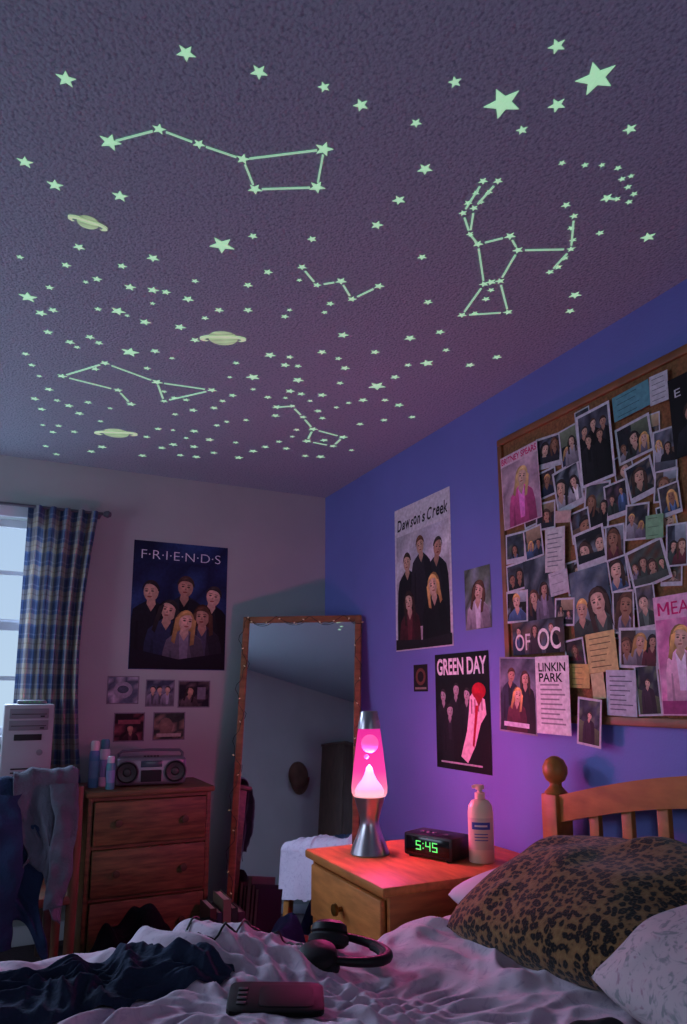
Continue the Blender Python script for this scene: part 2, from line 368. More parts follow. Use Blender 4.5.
El = [(483, 181, 463, 213), (498, 181, 474, 208), (463, 213, 470, 234), (474, 208, 470, 234), (470, 234, 478, 244), (478, 244, 510, 236), (478, 244, 484, 284), (510, 236, 518, 250), (518, 250, 500, 281), (518, 250, 571, 249), (484, 284, 462, 315), (462, 315, 508, 312), (508, 312, 500, 281), (574, 216, 571, 249), (571, 249, 550, 272)]
constellation('hunter figure at upper right of ceiling', E, El)
Ff = [(618, 168, 4), (622, 179, 4), (631, 176, 3.5), (628, 187, 4), (634, 194, 4), (629, 202, 4), (607, 198, 6.5), (617, 199, 4)]
constellation('small curl of stars at the right edge', Ff, L(Ff, [(6, 7)]))
singles = [
 (596, 78, 20, 'largest glow star, near the upper right corner of the ceiling'),
 (503, 103, 19, 'second largest glow star, left of the biggest one'),
 (557, 46, 9, 'glow star nearest the top edge, above the two largest stars'),
 (557, 105, 9, 'mid-sized glow star between and below the two largest stars'),
 (522, 130, 6, 'glow star just below the second largest star'),
 (455, 82, 7, 'glow star left of the second largest star'),
 (630, 129, 7, 'lone glow star below the largest star by right edge'),
 (648, 237, 7.5, 'lone glow star at far right above the blue wall'),
 (66, 79, 10, 'glow star at the top left corner of the ceiling'),
 (186, 53, 10, 'glow star highest in the upper left of the ceiling'),
 (259, 72, 9, 'glow star above the bowl of the large dipper'),
 (324, 87, 6.5, 'glow star upper centre between two larger ones'),
 (361, 105, 8, 'glow star upper right of the large dipper bowl'),
 (416, 123, 6, 'glow star midway between large dipper and second largest star'),
 (425, 169, 8, 'glow star left of the hunter figure arms'),
 (399, 200, 7, 'glow star right of the large dipper bowl corner'),
 (377, 225, 6.5, 'glow star above the small zigzag constellation'),
 (422, 257, 5, 'lone glow star left of the hunter figure waist'),
 (25, 162, 8, 'glow star at left edge level with the large dipper'),
 (55, 185, 8, 'glow star left of the upper ringed planet'),
 (120, 196, 8, 'glow star below the handle of the large dipper'),
 (222, 245, 13, 'bright medium glow star below the large dipper bowl'),
 (28, 297, 9, 'bright glow star near the left edge of the swarm'),
 (130, 352, 9, 'bright glow star just above the wide line figure'),
 (377, 386, 9, 'bright glow star at right end of the swarm'),
 (427, 363, 7, 'glow star nearest the blue wall ceiling edge'),
 (575, 295, 6.5, 'glow star right of the hunter figure feet'),
 (600, 233, 4.5, 'small glow star between hunter figure shield and far right star'),
 (118, 311, 7.5, 'glow star left of the middle ringed planet'),
 (253, 377, 7, 'glow star below the middle ringed planet'),
]
for s_ in singles: star(*s_)
small = [(253, 236, 5), (312, 239, 5), (20, 257, 4), (66, 265, 5), (122, 266, 5), (153, 258, 6.5), (79, 247, 6), (97, 279, 5), (130, 287, 6), (153, 290, 6), (166, 292, 5), (195, 281, 4), (248, 285, 5), (268, 272, 5), (98, 309, 4), (145, 322, 6), (180, 327, 6), (205, 318, 4), (53, 310, 5), (188, 299, 6), (219, 310, 5), (248, 310, 5), (41, 313, 6), (48, 332, 5), (70, 342, 5), (90, 337, 5), (155, 351, 5), (195, 340, 5), (298, 380, 6), (270, 355, 6), (285, 365, 5), (322, 352, 5), (343, 335, 6), (375, 352, 5), (345, 368, 5), (395, 377, 5), (410, 338, 6), (440, 332, 5), (470, 365, 5), (497, 357, 5), (570, 311, 5), (428, 302, 5), (562, 163, 4), (585, 165, 4), (602, 165, 3.5), (408, 365, 4), (446, 350, 4), (340, 383, 4), (363, 400, 5), (399, 405, 5), (412, 417, 4), (384, 420, 4), (360, 424, 4), (385, 400, 4), (322, 395, 5), (290, 391, 5), (298, 366, 4)]
lab = 'tiny loose glow star among the dense swarm on the ceiling'
for s_ in small: star(*s_, lab, 'tiny loose glow stars')
rnd = random.Random(11); cnt = 0
while cnt < 84:
    if rnd.random() < .72: u = rnd.uniform(38, 352); v = rnd.uniform(388, 458); r = rnd.uniform(2.8, 4.8)
    else: u = rnd.uniform(18, 350); v = rnd.uniform(280, 400); r = rnd.uniform(2.8, 4.6)
    if v > 450 + u*.08 or (195 < u < 252 and 322 < v < 352) or (92 < u < 140 and 424 < v < 442): continue
    if any(abs(u-a)+1.6*abs(v-c) < 15 for a, c, _ in placed): continue
    star(u, v, r, lab, 'tiny loose glow stars'); cnt += 1
def planet(u, v, wpx, tilt, label, fat=.64):
    p = on_z(u, v, ZC); k = dep_z(u, v, ZC)/F
    t = thing('glow_planet', label, 'ceiling sticker', (p.x, p.y, ZC), (0, 0, -YAW + tilt))
    r = wpx*.5*fat*k
    b = B(); b.lathe([(r, 0), (r*.97, -.003), (r*.6, -.0045), (0, -.005)], gp, n=28, sy_=.92); b.build('planet_disc', t)
    b = B(); n = 36; RR = wpx*.5*k; pr = []
    for j in range(n):
        c_, s2 = math.cos(2*PI*j/n), math.sin(2*PI*j/n)
        pr.append((b.bm.verts.new((RR*1.0*c_, RR*.28*s2, -.0064)), b.bm.verts.new((RR*.80*c_, RR*.16*s2, -.0064)), b.bm.verts.new((RR*1.0*c_, RR*.28*s2, 0))))
    for j in range(n):
        q = pr[(j+1) % n]; x = pr[j]
        if j >= n/2 or j < 4 or j > n/2-5: b.bm.faces.new([x[0], q[0], q[1], x[1]]); b.bm.faces.new([x[2], q[2], q[0], x[0]])
    b.mi(gp2); b.build('planet_ring', t)
planet(88, 222, 38, .55, 'ringed planet sticker below the long-handled dipper', .56)
planet(223, 338, 46, .05, 'ringed planet sticker in the middle of the star swarm')
planet(116, 433, 42, .10, 'ringed planet sticker nearest the back wall above the curtain', .6)

# ------------------------------------------------------------------ posters and pictures
def sheet(name, label, cat, plane, u, v, wpx, hpx, rot, draw, lift=.002, group=None, X=None):
    Xp = X if X is not None else (XW if plane == 'blue' else YW)
    f = (lambda a, c: on_x(a, c, Xp)) if plane == 'blue' else (lambda a, c: on_y(a, c, Xp))
    p = f(u, v); l = f(u-wpx/2, v); r = f(u+wpx/2, v); t = f(u, v-hpx/2); bo = f(u, v+hpx/2)
    w = abs(l.y-r.y) if plane == 'blue' else abs(l.x-r.x); h = abs(t.z-bo.z)
    loc = Vector((Xp-lift, p.y, p.z)) if plane == 'blue' else Vector((p.x, Xp-lift, p.z))
    M = Matrix.Translation(loc) @ (BLUEB if plane == 'blue' else BACKB) @ RZ(R(rot))
    b = PB(); b.rn = random.Random(int(u*7+v)); draw(b, w, h)
    return tag(b.build(name, M=M, flat=True), label, cat, group)
SK = [G('#d6ab92'), G('#c4967e'), G('#e0b8a2'), G('#a87a60')]
HR = [G('#1a1210'), G('#2c1a12'), G('#4a2e1c'), G('#b08a50'), G('#0e0c0e')]
def d_show(b, w, h):
    b.scene(-w/2, -h/2, w/2, h/2, [G('#1c2a56'), G('#24386a'), G('#141c40'), G('#2c4678')], 4); cl = (-w/2+.004, -h/2+.004, w/2-.004, h/2-.004)
    b.text('F·R·I·E·N·D·S', 0, h*.395, w*.84, h*.07, G('#e4e6ee'), off=-.012)
    ppl = [(-.30, .10, 0, 0, '#14161e'), (.04, .15, 1, 0, '#1b1d28'), (.33, .09, 0, 0, '#101118'), (-.14, -.04, 4, 1, '#232c46'), (.24, -.08, 2, 1, '#2a2836'), (.05, -.12, 3, 1, '#5a5460')]
    for k, (x, y, hc, lo, cc) in enumerate(ppl): b.fig(x*w, y*h, h*.078, HR[hc], G(cc), SK[k % 3], lo, cl)
    b.poly([(-w/2+.004, -h/2+.004), (w/2-.004, -h/2+.004), (w/2-.004, -h*.36), (0, -h*.42), (-w/2+.004, -h*.34)], G('#0c0e1a'), cl)
sheet('poster', 'dark blue poster of seated people with white dotted title, on the back wall', 'poster', 'back', 180, 606, 95, 126, 0, d_show)
def d_creek(b, w, h):
    b.rect(-w/2, -h/2, w/2, h/2, G('#d2d0d8')); cl = (-w/2+.006, -h/2+.006, w/2-.006, h/2-.006)
    b.scene(-w/2+.015, -h*.46, w/2-.015, h*.30, [G('#c2c2cc'), G('#b4b6c4'), G('#ceccd2')], 3)
    b.hand("Dawson's Creek", -w*.45, w*.46, h*.34, h*.085, G('#101016'), 4)
    b.fig(-.26*w, .10*h, h*.062, HR[1], G('#15151a'), SK[0], 0, cl); b.fig(.26*w, .14*h, h*.064, HR[0], G('#1d1e26'), SK[1], 0, cl)
    b.fig(0, .19*h, h*.060, HR[2], G('#24242c'), SK[0], 0, cl); b.fig(-.22*w, -.17*h, h*.064, HR[1], G('#4b1e26'), SK[2], 1, cl)
    b.fig(.22*w, -.10*h, h*.068, HR[3], G('#121216'), SK[2], 1, cl)
    b.poly([(-w/2+.006, -h/2+.006), (w/2-.006, -h/2+.006), (w/2-.006, -h*.42), (0, -h*.44), (-w/2+.006, -h*.42)], G('#1a171c'), cl)
sheet('poster', 'tall pale poster of dark-clothed young people with script title, on blue wall', 'poster', 'blue', 422, 573, 56, 150, 0, d_creek)
def d_band(b, w, h):
    b.rect(-w/2, -h/2, w/2, h/2, G('#09080b')); cl = (-w/2+.004, -h/2+.004, w/2-.004, h/2-.004)
    b.text('GREEN DAY', 0, h*.385, w*.92, h*.15, G('#efeaec'), off=.03)
    for k, (x, y) in enumerate(((-.34, .13), (-.10, .18), (.10, .14), (-.22, .0))): b.fig(x*w, y*h, h*.055, HR[4], G('#16151a'), G('#b3a8a9'), 0, cl)
    b.poly([(-.02*w, -.38*h), (.10*w, -.16*h), (.14*w, .0*h), (.16*w, .12*h), (.22*w, .16*h), (.42*w, .10*h), (.44*w, -.02*h), (.34*w, -.1*h), (.24*w, -.28*h), (.1*w, -.43*h)], G('#dcc0c4'), cl, .1)
    for k in range(4): b.rect(.18*w+.06*k*w, -.02*h+.01*k*h, .2*w+.06*k*w, .1*h, G('#8a6a70'), cl)
    b.ell(.32*w, .17*h, .12*w, .07*h, G('#c2142e'), cl); b.poly([(.22*w, .15*h), (.42*w, .15*h), (.32*w, .04*h)], G('#9c0f26'), cl)
    b.poly([(.26*w, .05*h), (.31*w, .05*h), (.22*w, -.3*h), (.19*w, -.28*h)], G('#a81228'), cl)
    b.rect(-w*.4, -h*.45, w*.35, -h*.435, G('#a7a2a6'), cl)
sheet('poster', 'black poster with bold white title, red shape and pale arm, below the tall pale poster', 'poster', 'blue', 462, 711, 54, 118, 0, d_band)
def d_small(b, w, h):
    b.scene(-w/2, -h/2, w/2, h/2, [G('#8a96a0'), G('#6a7a6c'), G('#4e5a4c')], 8); cl = (-w/2+.003, -h/2+.003, w/2-.003, h/2-.003)
    b.fig(0, .12*h, h*.15, HR[2], G('#9f9da6'), SK[2], 1, cl)
sheet('picture', 'small portrait picture of a long-haired person right of the tall pale poster', 'picture', 'blue', 478, 598, 26, 62, 0, d_small)
def d_sq(b, w, h):
    b.rect(-w/2, -h/2, w/2, h/2, G('#140d10')); b.ell(0, h*.05, w*.36, h*.32, G('#7a4a3c')); b.ell(0, h*.05, w*.22, h*.2, G('#1a0f10')); b.rect(-w*.4, -h*.42, w*.4, -h*.34, G('#8a7c70'))
sheet('picture', 'tiny dark square picture with brown ring, left of the black poster', 'picture', 'blue', 421, 678, 14, 27, 0, d_sq)
cds = [(123, 690, 32, 28, '#4d5666', '#a6a2ae', 'framed square cover with pale oval face, first in the upper row', 0),
       (160, 693, 29, 27, '#3a3f55', '#7f7a88', 'framed square cover with figures, middle of the upper row', 1),
       (194, 694, 32, 27, '#1a1a24', '#5d4c50', 'dark framed square cover, last in the upper row by the mirror', 2),
       (129, 727, 31, 29, '#23141c', '#8c4a54', 'dark red framed square cover, left of the lower pair', 3),
       (169, 726, 32, 28, '#2e3a34', '#8a7464', 'green brown framed square cover, right of the lower pair', 4)]
for u, v, wp, hp, c1, c2, lb, k in cds:
    def d_cd(b, w, h, c1=c1, c2=c2, k=k):
        b.rect(-w/2, -h/2, w/2, h/2, G('#77727c')); cl = (-w/2+.006, -h/2+.006, w/2-.006, h/2-.006)
        b.scene(*cl, [G(c1), G(c1), G(c2)], k+2)
        if k == 0: b.ell(0, 0, w*.3, h*.3, G(c2), cl); b.ell(0, .02*h, w*.18, h*.14, G(c1), cl)
        elif k == 1:
            for x in (-.25, 0, .25): b.fig(x*w, .12*h, h*.12, HR[0], G(c2), SK[0], 0, cl, False)
        elif k == 2: b.fig(-.15*w, .1*h, h*.16, HR[0], G(c2), SK[1], 1, cl, False); b.rect(.1*w, -.2*h, .36*w, .25*h, G('#7a7280'), cl)
        elif k == 3: b.rect(-.36*w, .1*h, .36*w, .25*h, G(c2), cl); b.fig(.05*w, -.05*h, h*.14, HR[4], G('#3a2228'), SK[1], 0, cl, False)
        else: b.ell(-.1*w, 0, .22*w, .3*h, G(c2), cl); b.rect(-.38*w, -.38*h, .38*w, -.26*h, G('#b0a698'), cl)
    sheet('album_cover', lb, 'album cover', 'back', u, v, wp, hp, 0, d_cd, group='small covers under the blue poster')

# ------------------------------------------------------------------ cork board
by1 = 2.205; by0 = .98; bz0 = 1.105; bz1 = 2.235
cb = thing('cork_board', 'large wood-framed cork board crowded with photos on the blue wall', 'notice board', (XW, (by0+by1)/2, bz0))
hy = (by1-by0)/2; hz = bz1-bz0
B().box((-.012, -hy+.02, .02), (-.001, hy-.02, hz-.02), mat('cork', '#8a5c3a', .95, .35, 90, bump=.3, bscale=200)).build('cork_panel', cb)
b = B(); fr = .028
b.box((-.024, -hy, 0), (-.001, hy, fr), frame_oak, .004); b.box((-.024, -hy, hz-fr), (-.001, hy, hz), frame_oak, .004)
b.box((-.024, -hy, fr), (-.001, -hy+fr, hz-fr), frame_oak, .004); b.box((-.024, hy-fr, fr), (-.001, hy, hz-fr), frame_oak, .004); b.build('board_frame', cb)
XB = XW - .0125; lift = [.0004]
def pin(name, lb, cat, u, v, w_, h_, rot, draw, grp=None, extra=0):
    lift[0] += .0003
    return sheet(name, lb, cat, 'blue', u, v, w_, h_, rot, draw, lift=lift[0]+extra, group=grp, X=XB)
def d_blond(b, w, h):
    b.rect(-w/2, -h/2, w/2, h/2, G('#d8b8c6')); cl = (-w/2+.004, -h/2+.004, w/2-.004, h/2-.004)
    b.scene(-w/2+.004, -h/2+.004, w/2-.004, h*.36, [G('#b79aa8'), G('#c8a8b8'), G('#a2889a')], 3); b.text('BRITNEY SPEARS', 0, h*.43, w*.94, h*.085, G('#d0146c'), off=.025)
    b.fig(.02*w, .13*h, h*.12, G('#d8b478'), G('#c8548e'), SK[2], 1, cl)
def d_boys(b, w, h):
    b.rect(-w/2, -h/2, w/2, h/2, G('#d2d1dc')); cl = (-w/2+.010, -h/2+.010, w/2-.010, h/2-.010); b.scene(*cl, [G('#3b3d49'), G('#565a68'), G('#2a2c36')], 2)
    for k, (x, y) in enumerate(((-.3, .25), (.28, .27), (0, .3), (-.17, .1), (.17, .12))): b.fig(x*w, y*h, h*.065, HR[k % 3], G(['#0c0c10', '#15151b', '#0a0a0c', '#1a1a20', '#101014'][k]), SK[k % 3], 0, cl)
def d_note(col, line='#6a6a78', n=6):
    def d(b, w, h):
        b.rect(-w/2, -h/2, w/2, h/2, G(col)); r_ = random.Random(n)
        for k in range(n): y = h*(.36 - .72*k/max(n-1, 1)); b.rect(-w*.38, y-h*.012, w*r_.uniform(.1, .38), y+h*.012, G(line))
    return d
def d_plain(col):
    return lambda b, w, h: b.rect(-w/2, -h/2, w/2, h/2, G(col))
def d_photo(seed, nf, bg, border=True):
    def d(b, w, h):
        r_ = random.Random(seed*3+1); b.rn = random.Random(seed*17+3); bt = min(w, h)*(.07 if border else .0)
        b.rect(-w/2, -h/2, w/2, h/2, G('#c4c2ca' if border else bg)); low = bt*(2.4 if border and seed % 3 == 0 else 1)
        cl = (-w/2+bt, -h/2+low, w/2-bt, h/2-bt); dk = r_.uniform(.55, 1.1)
        b.scene(*cl, [mul(G(bg), dk), mul(G(bg), dk), mul(G(bg), .4), mul(G(r_.choice(['#5c6878', '#8a7a6c', '#4a5a6a', '#8a96a0', '#5c6a54', '#6a5062', '#7a5038'])), dk)], seed)
        if seed % 3 == 1:              # window, lamp or horizon behind the people
            b.rect(cl[0]+(cl[2]-cl[0])*r_.uniform(0, .5), h*r_.uniform(0, .2), cl[2], cl[3], mul(G(r_.choice(['#9aa6b0', '#b09a7c', '#7c8a70'])), dk), cl, .3)
        elif seed % 3 == 2: b.poly([(cl[0], cl[1]), (cl[2], cl[1]), (cl[2], h*r_.uniform(-.15, .05)), (cl[0], h*r_.uniform(-.15, .05))], mul(G(r_.choice(['#4a5a3c', '#5a4a3c', '#3c4450'])), dk), cl, .4)
        cc = ['#2d3a55', '#1a1a20', '#9d9aa5', '#6a2f3a', '#3d4a44', '#7c7488', '#2a2230', '#46628a', '#a08a7a']
        mode = seed % 4                # standing further off / close-up / ordinary
        s_ = min((cl[2]-cl[0])/(nf*2.1+.5), (cl[3]-cl[1])*(.11 if mode == 1 else .30 if mode == 3 else .22))
        for k in range(nf):
            x = cl[0] + (cl[2]-cl[0])*(k+.5)/nf + r_.uniform(-.5, .5)*s_; y = r_.uniform(-.12, .2)*h
            b.fig(x, y, s_*r_.uniform(.75, 1.3), r_.choice(HR), mul(G(r_.choice(cc)), dk+.1), mul(r_.choice(SK), .8+.2*dk), r_.random() < .55, cl, s_ > .010)
        if seed % 5 == 2: b.poly([(cl[0], cl[1]), (cl[2], cl[1]), (cl[2], cl[1]+h*.15), (cl[0], cl[1]+h*.22)], mul(G(bg), .6), cl)
    return d
grp = 'snapshots pinned on the cork board'
def ph(u, v, w_, h_, rot, nf, bg, lb, border=True):
    ph.n += 1; pin('photo_print', lb, 'photo', u, v, w_*1.1, h_*1.08, rot, d_photo(ph.n, nf, bg, border), grp)
ph.n = 0
ph(584, 472, 20, 34, 5, 2, '#4a4e58', 'snapshot half hidden under the group-of-men poster lower left', True)
ph(533, 512, 18, 26, 6, 1, '#5a4a46', 'brown snapshot tucked under the pink-titled poster bottom corner')
ph(603, 574, 22, 30, -8, 2, '#38424e', 'snapshot half hidden above the large bluish one')
ph(577, 577, 18, 32, 4, 1, '#5c5450', 'narrow snapshot left of the large bluish one top')
ph(638, 593, 20, 30, 5, 2, '#2c343e', 'dark snapshot under the tilted outdoor group')
ph(672, 572, 20, 26, -6, 1, '#6c6660', 'pale snapshot right of the tilted outdoor group')
ph(652, 432, 16, 34, -4, 1, '#3c4654', 'narrow snapshot between the three-person and pale ones')
ph(624, 468, 18, 26, 8, 1, '#64584e', 'small snapshot below the three-person snapshot left')
ph(584, 430, 14, 40, 2, 1, '#46505c', 'strip of snapshot at left edge of the group-of-men poster')
ph(605, 628, 26, 20, -5, 2, '#4c4440', 'wide snapshot above the large yellow note', True)
ph(668, 520, 18, 30, 6, 1, '#2c3440', 'snapshot peeking right of the green note')
ph(549, 452, 24, 30, -6, 2, '#3a3a46', 'tilted snapshot of two people right of the pink-titled poster top')
ph(570, 447, 17, 38, 4, 2, '#20222e', 'narrow dark snapshot left of the group-of-men poster')
ph(547, 484, 19, 26, 3, 1, '#4c4038', 'small brown snapshot beside the middle of the pink-titled poster')
ph(569, 488, 25, 42, 8, 2, '#28303e', 'tilted white-bordered snapshot below the group-of-men poster left corner')
ph(635, 440, 33, 36, 5, 3, '#30343c', 'wide snapshot of three people below the teal note')
ph(666, 450, 22, 40, -3, 2, '#6c727e', 'pale snapshot below the white note at upper right')
ph(642, 480, 26, 36, 10, 1, '#2a3648', 'tilted blue snapshot beneath the three-person snapshot')
ph(667, 486, 22, 30, -8, 1, '#3c3430', 'small tilted snapshot right of the blue one')
ph(598, 506, 24, 44, -8, 2, '#5a636e', 'grey snapshot tilted left under the group-of-men poster')
ph(618, 500, 22, 34, 3, 2, '#2c2a30', 'dark snapshot right of the grey tilted one')
ph(547, 516, 18, 26, -4, 1, '#2a2e3c', 'small dark snapshot below the brown one')
ph(582, 526, 18, 30, 5, 1, '#4a4044', 'small snapshot right of the white lined note')
ph(517, 548, 18, 28, -2, 1, '#3c4a58', 'snapshot directly below the pink-titled poster')
ph(535, 543, 17, 30, 5, 2, '#222630', 'dark snapshot left of the white lined note')
ph(518, 577, 18, 26, 3, 2, '#5a5f68', 'grey snapshot at the left frame of the board')
ph(592, 548, 28, 36, 6, 2, '#24262e', 'dark two-person snapshot in the middle of the board')
ph(617, 543, 18, 34, -3, 1, '#6a6e78', 'pale single-person snapshot left of the green note')
ph(639, 522, 22, 34, -7, 2, '#30343e', 'tilted snapshot left of the green note')
ph(672, 500, 20, 30, 4, 1, '#54505a', 'small snapshot above the green note at right')
ph(679, 545, 20, 40, -5, 2, '#333a48', 'snapshot at the right edge above the pink poster')
ph(650, 565, 36, 40, 12, 4, '#556058', 'outdoor group snapshot tilted, below the green note', True)
ph(541, 592, 26, 64, 2, 2, '#3a4654', 'tall borderless snapshot of two people left of the small white card', False)
ph(519, 607, 20, 30, -3, 1, '#2c2420', 'dark snapshot above the big white letters')
ph(621, 574, 18, 32, 6, 1, '#2b3548', 'small blue snapshot above the tall person snapshot')
ph(593, 601, 36, 62, 4, 2, '#6a7e96', 'large bluish snapshot of two people in the board middle', False)
ph(567, 612, 18, 26, -5, 2, '#2a2a34', 'small dark snapshot left of the large bluish one')
ph(626, 612, 20, 40, -3, 1, '#4a3a36', 'tall brown snapshot right of the large bluish one')
ph(649, 607, 18, 42, 3, 1, '#5e5a64', 'tall grey snapshot left of the pink poster')
ph(641, 648, 36, 38, -4, 3, '#5a4a40', 'warm snapshot of three people right of the yellow note', True)
ph(651, 690, 22, 48, 3, 1, '#26303c', 'tall dark snapshot left of the pink poster bottom')
ph(578, 655, 18, 30, 6, 1, '#403a3c', 'small snapshot above the yellow card', True)
pin('poster', 'pale poster of a blonde person with pink title at the board top left', 'poster', 523, 487, 38, 76, 2, d_blond)
pin('poster', 'tall white-bordered poster of dark-dressed men at the board top', 'poster', 598, 446, 35, 76, 2, d_boys)
pin('paper_note', 'teal paper note at the top of the board', 'note', 634, 402, 38, 26, 3, d_note('#5f9aa4', '#2f5560', 4))
pin('paper_note', 'small white note right of the teal note', 'note', 662, 389, 19, 30, -2, d_note('#c9c8d0', '#70707c', 5))
pin('paper_note', 'pale pink blank slip near the board middle left', 'note', 566, 517, 16, 12, -10, d_plain('#c7a7a0'))
pin('paper_note', 'white lined note in the left half of the board', 'note', 558, 550, 20, 44, -4, d_note('#c8c5c4', '#7a7a86', 8))
pin('paper_note', 'small white card below the white lined note', 'note', 562, 583, 19, 24, 5, d_note('#bdbac2', '#8a8a94', 3))
pin('paper_note', 'green sticky note in the right half of the board', 'note', 658, 527, 18, 24, -5, d_note('#7fae84', '#4a6a50', 3))
pin('paper_note', 'large yellow note with handwriting below the large bluish snapshot', 'note', 605, 652, 30, 40, 4, d_note('#cdb878', '#6a5c3c', 6))
pin('paper_note', 'yellow card below the white letters poster', 'note', 583, 676, 20, 24, -3, d_note('#c8ad62', '#6a5c3c', 4))
pin('paper_note', 'small pale yellow sticky beside the handwritten white note', 'note', 602, 686, 13, 26, 5, d_plain('#c9ba88'))
pin('paper_note', 'white handwritten note left of the tall dark snapshot', 'note', 625, 693, 30, 46, -2, d_note('#b9bac8', '#5c5c70', 8))
def d_oc(b, w, h):
    cl = (-w/2, -h/2, w/2, h/2); b.scene(*cl, [G('#2c343e'), G('#5c6878'), G('#6a5a50'), G('#3a3430')], 6, 7, 4)
    for k in range(3): b.fig(w*(-.38+.33*k), h*.22, h*.13, HR[k % 4], G(['#2d3a55', '#3a2f3a', '#1a1a20'][k]), SK[k % 3], k % 2, cl)
    b.text('OF', -w*.29, -h*.12, w*.30, h*.50, G('#e6e2dc'), off=.004); b.text('OC', w*.22, -h*.08, w*.42, h*.62, G('#f2efe8'), off=.012)
pin('poster', 'small group print with big white letters at the board lower left', 'poster', 541, 637, 52, 34, 0, d_oc)
def d_left(b, w, h):
    b.rect(-w/2, -h/2, w/2, h/2, G('#8b8d9c')); cl = (-w/2+.006, -h/2+.006, w/2-.006, h/2-.006); b.scene(*cl, [G('#555c6c'), G('#7c8494'), G('#3c4250')], 5)
    b.fig(-.2*w, .26*h, h*.09, HR[2], G('#2a3040'), SK[1], 0, cl); b.fig(.2*w, .22*h, h*.09, HR[1], G('#1b1b22'), SK[0], 1, cl); b.fig(-.02*w, 0, h*.095, HR[3], G('#5c2a3a'), SK[2], 1, cl)
    b.rect(-.36*w, -.42*h, .3*w, -.36*h, G('#c7c5d0'), cl)
pin('poster', 'grey poster of three people hanging off the board bottom left corner', 'poster', 524, 695, 38, 76, -3, d_left, extra=.012)
def d_linkin(b, w, h):
    b.rect(-w/2, -h/2, w/2, h/2, G('#dedadc')); k = G('#141216')
    b.text('LINKIN', 0, h*.36, w*.8, h*.115, k, off=.02); b.text('PARK', -w*.04, h*.225, w*.7, h*.115, k, off=.02)
    for i in range(9): b.rect(-w*.36, h*(.12-.062*i), w*(.2+.16*((i*7) % 3)/2), h*(.14-.062*i), G('#8e8a92'))
pin('poster', 'white poster with two-line black title hanging off the board bottom', 'poster', 559, 695, 34, 78, -1, d_linkin, extra=.012)
pin('photo_print', 'snapshot hanging below the board frame beside the white poster', 'photo', 596, 722, 24, 48, -6, d_photo(41, 1, '#3a4452'), grp, .012)
def d_pink(b, w, h):
    b.rect(-w/2, -h/2, w/2, h/2, G('#dfa6c6')); cl = (-w/2+.004, -h/2+.004, w/2-.004, h/2-.004)
    b.scene(cl[0], cl[1], cl[2], h*.3, [G('#d07aac'), G('#c8689e'), G('#dc96be')], 2)
    pk = G('#d4106e'); x0, x1, y0, y1 = -.42*w, -.18*w, h*.335, h*.445; t = .045*w; xm = (x0+x1)/2
    b.rect(x0, y0, x0+t, y1, pk); b.rect(x1-t, y0, x1, y1, pk)
    b.poly([(x0, y1), (x0+t*1.1, y1), (xm+t*.4, y0+.3*(y1-y0)), (xm-t*.4, y0+.3*(y1-y0))], pk, None, 0, 0); b.poly([(x1-t*1.1, y1), (x1, y1), (xm+t*.4, y0+.3*(y1-y0)), (xm-t*.4, y0+.3*(y1-y0))], pk, None, 0, 0)
    b.text('EAN', .15*w, h*.39, w*.58, h*.11, pk, off=.004)
    b.fig(-.04*w, .13*h, h*.095, HR[3], G('#e0a8c4'), SK[2], 1, cl, True, .8)
    b.rect(cl[0], cl[1], cl[2], -h*.38, G('#9a3a74'), cl)
pin('poster', 'pink poster of a fair-haired person cut off at the right frame edge', 'poster', 687, 654, 52, 122, 1, d_pink)
def d_dark(b, w, h):
    b.rect(-w/2, -h/2, w/2, h/2, G('#101014')); cl = (-w/2+.004, -h/2+.004, w/2-.004, h/2-.004)
    b.text('E', -w*.3, h*.30, w*.14, h*.1, G('#d6d4dc')); b.fig(0, -.0*h, h*.12, HR[1], G('#1e2028'), SK[1], 0, cl)
pin('poster', 'black poster at the upper right frame edge of the board', 'poster', 697, 412, 46, 84, 1, d_dark)

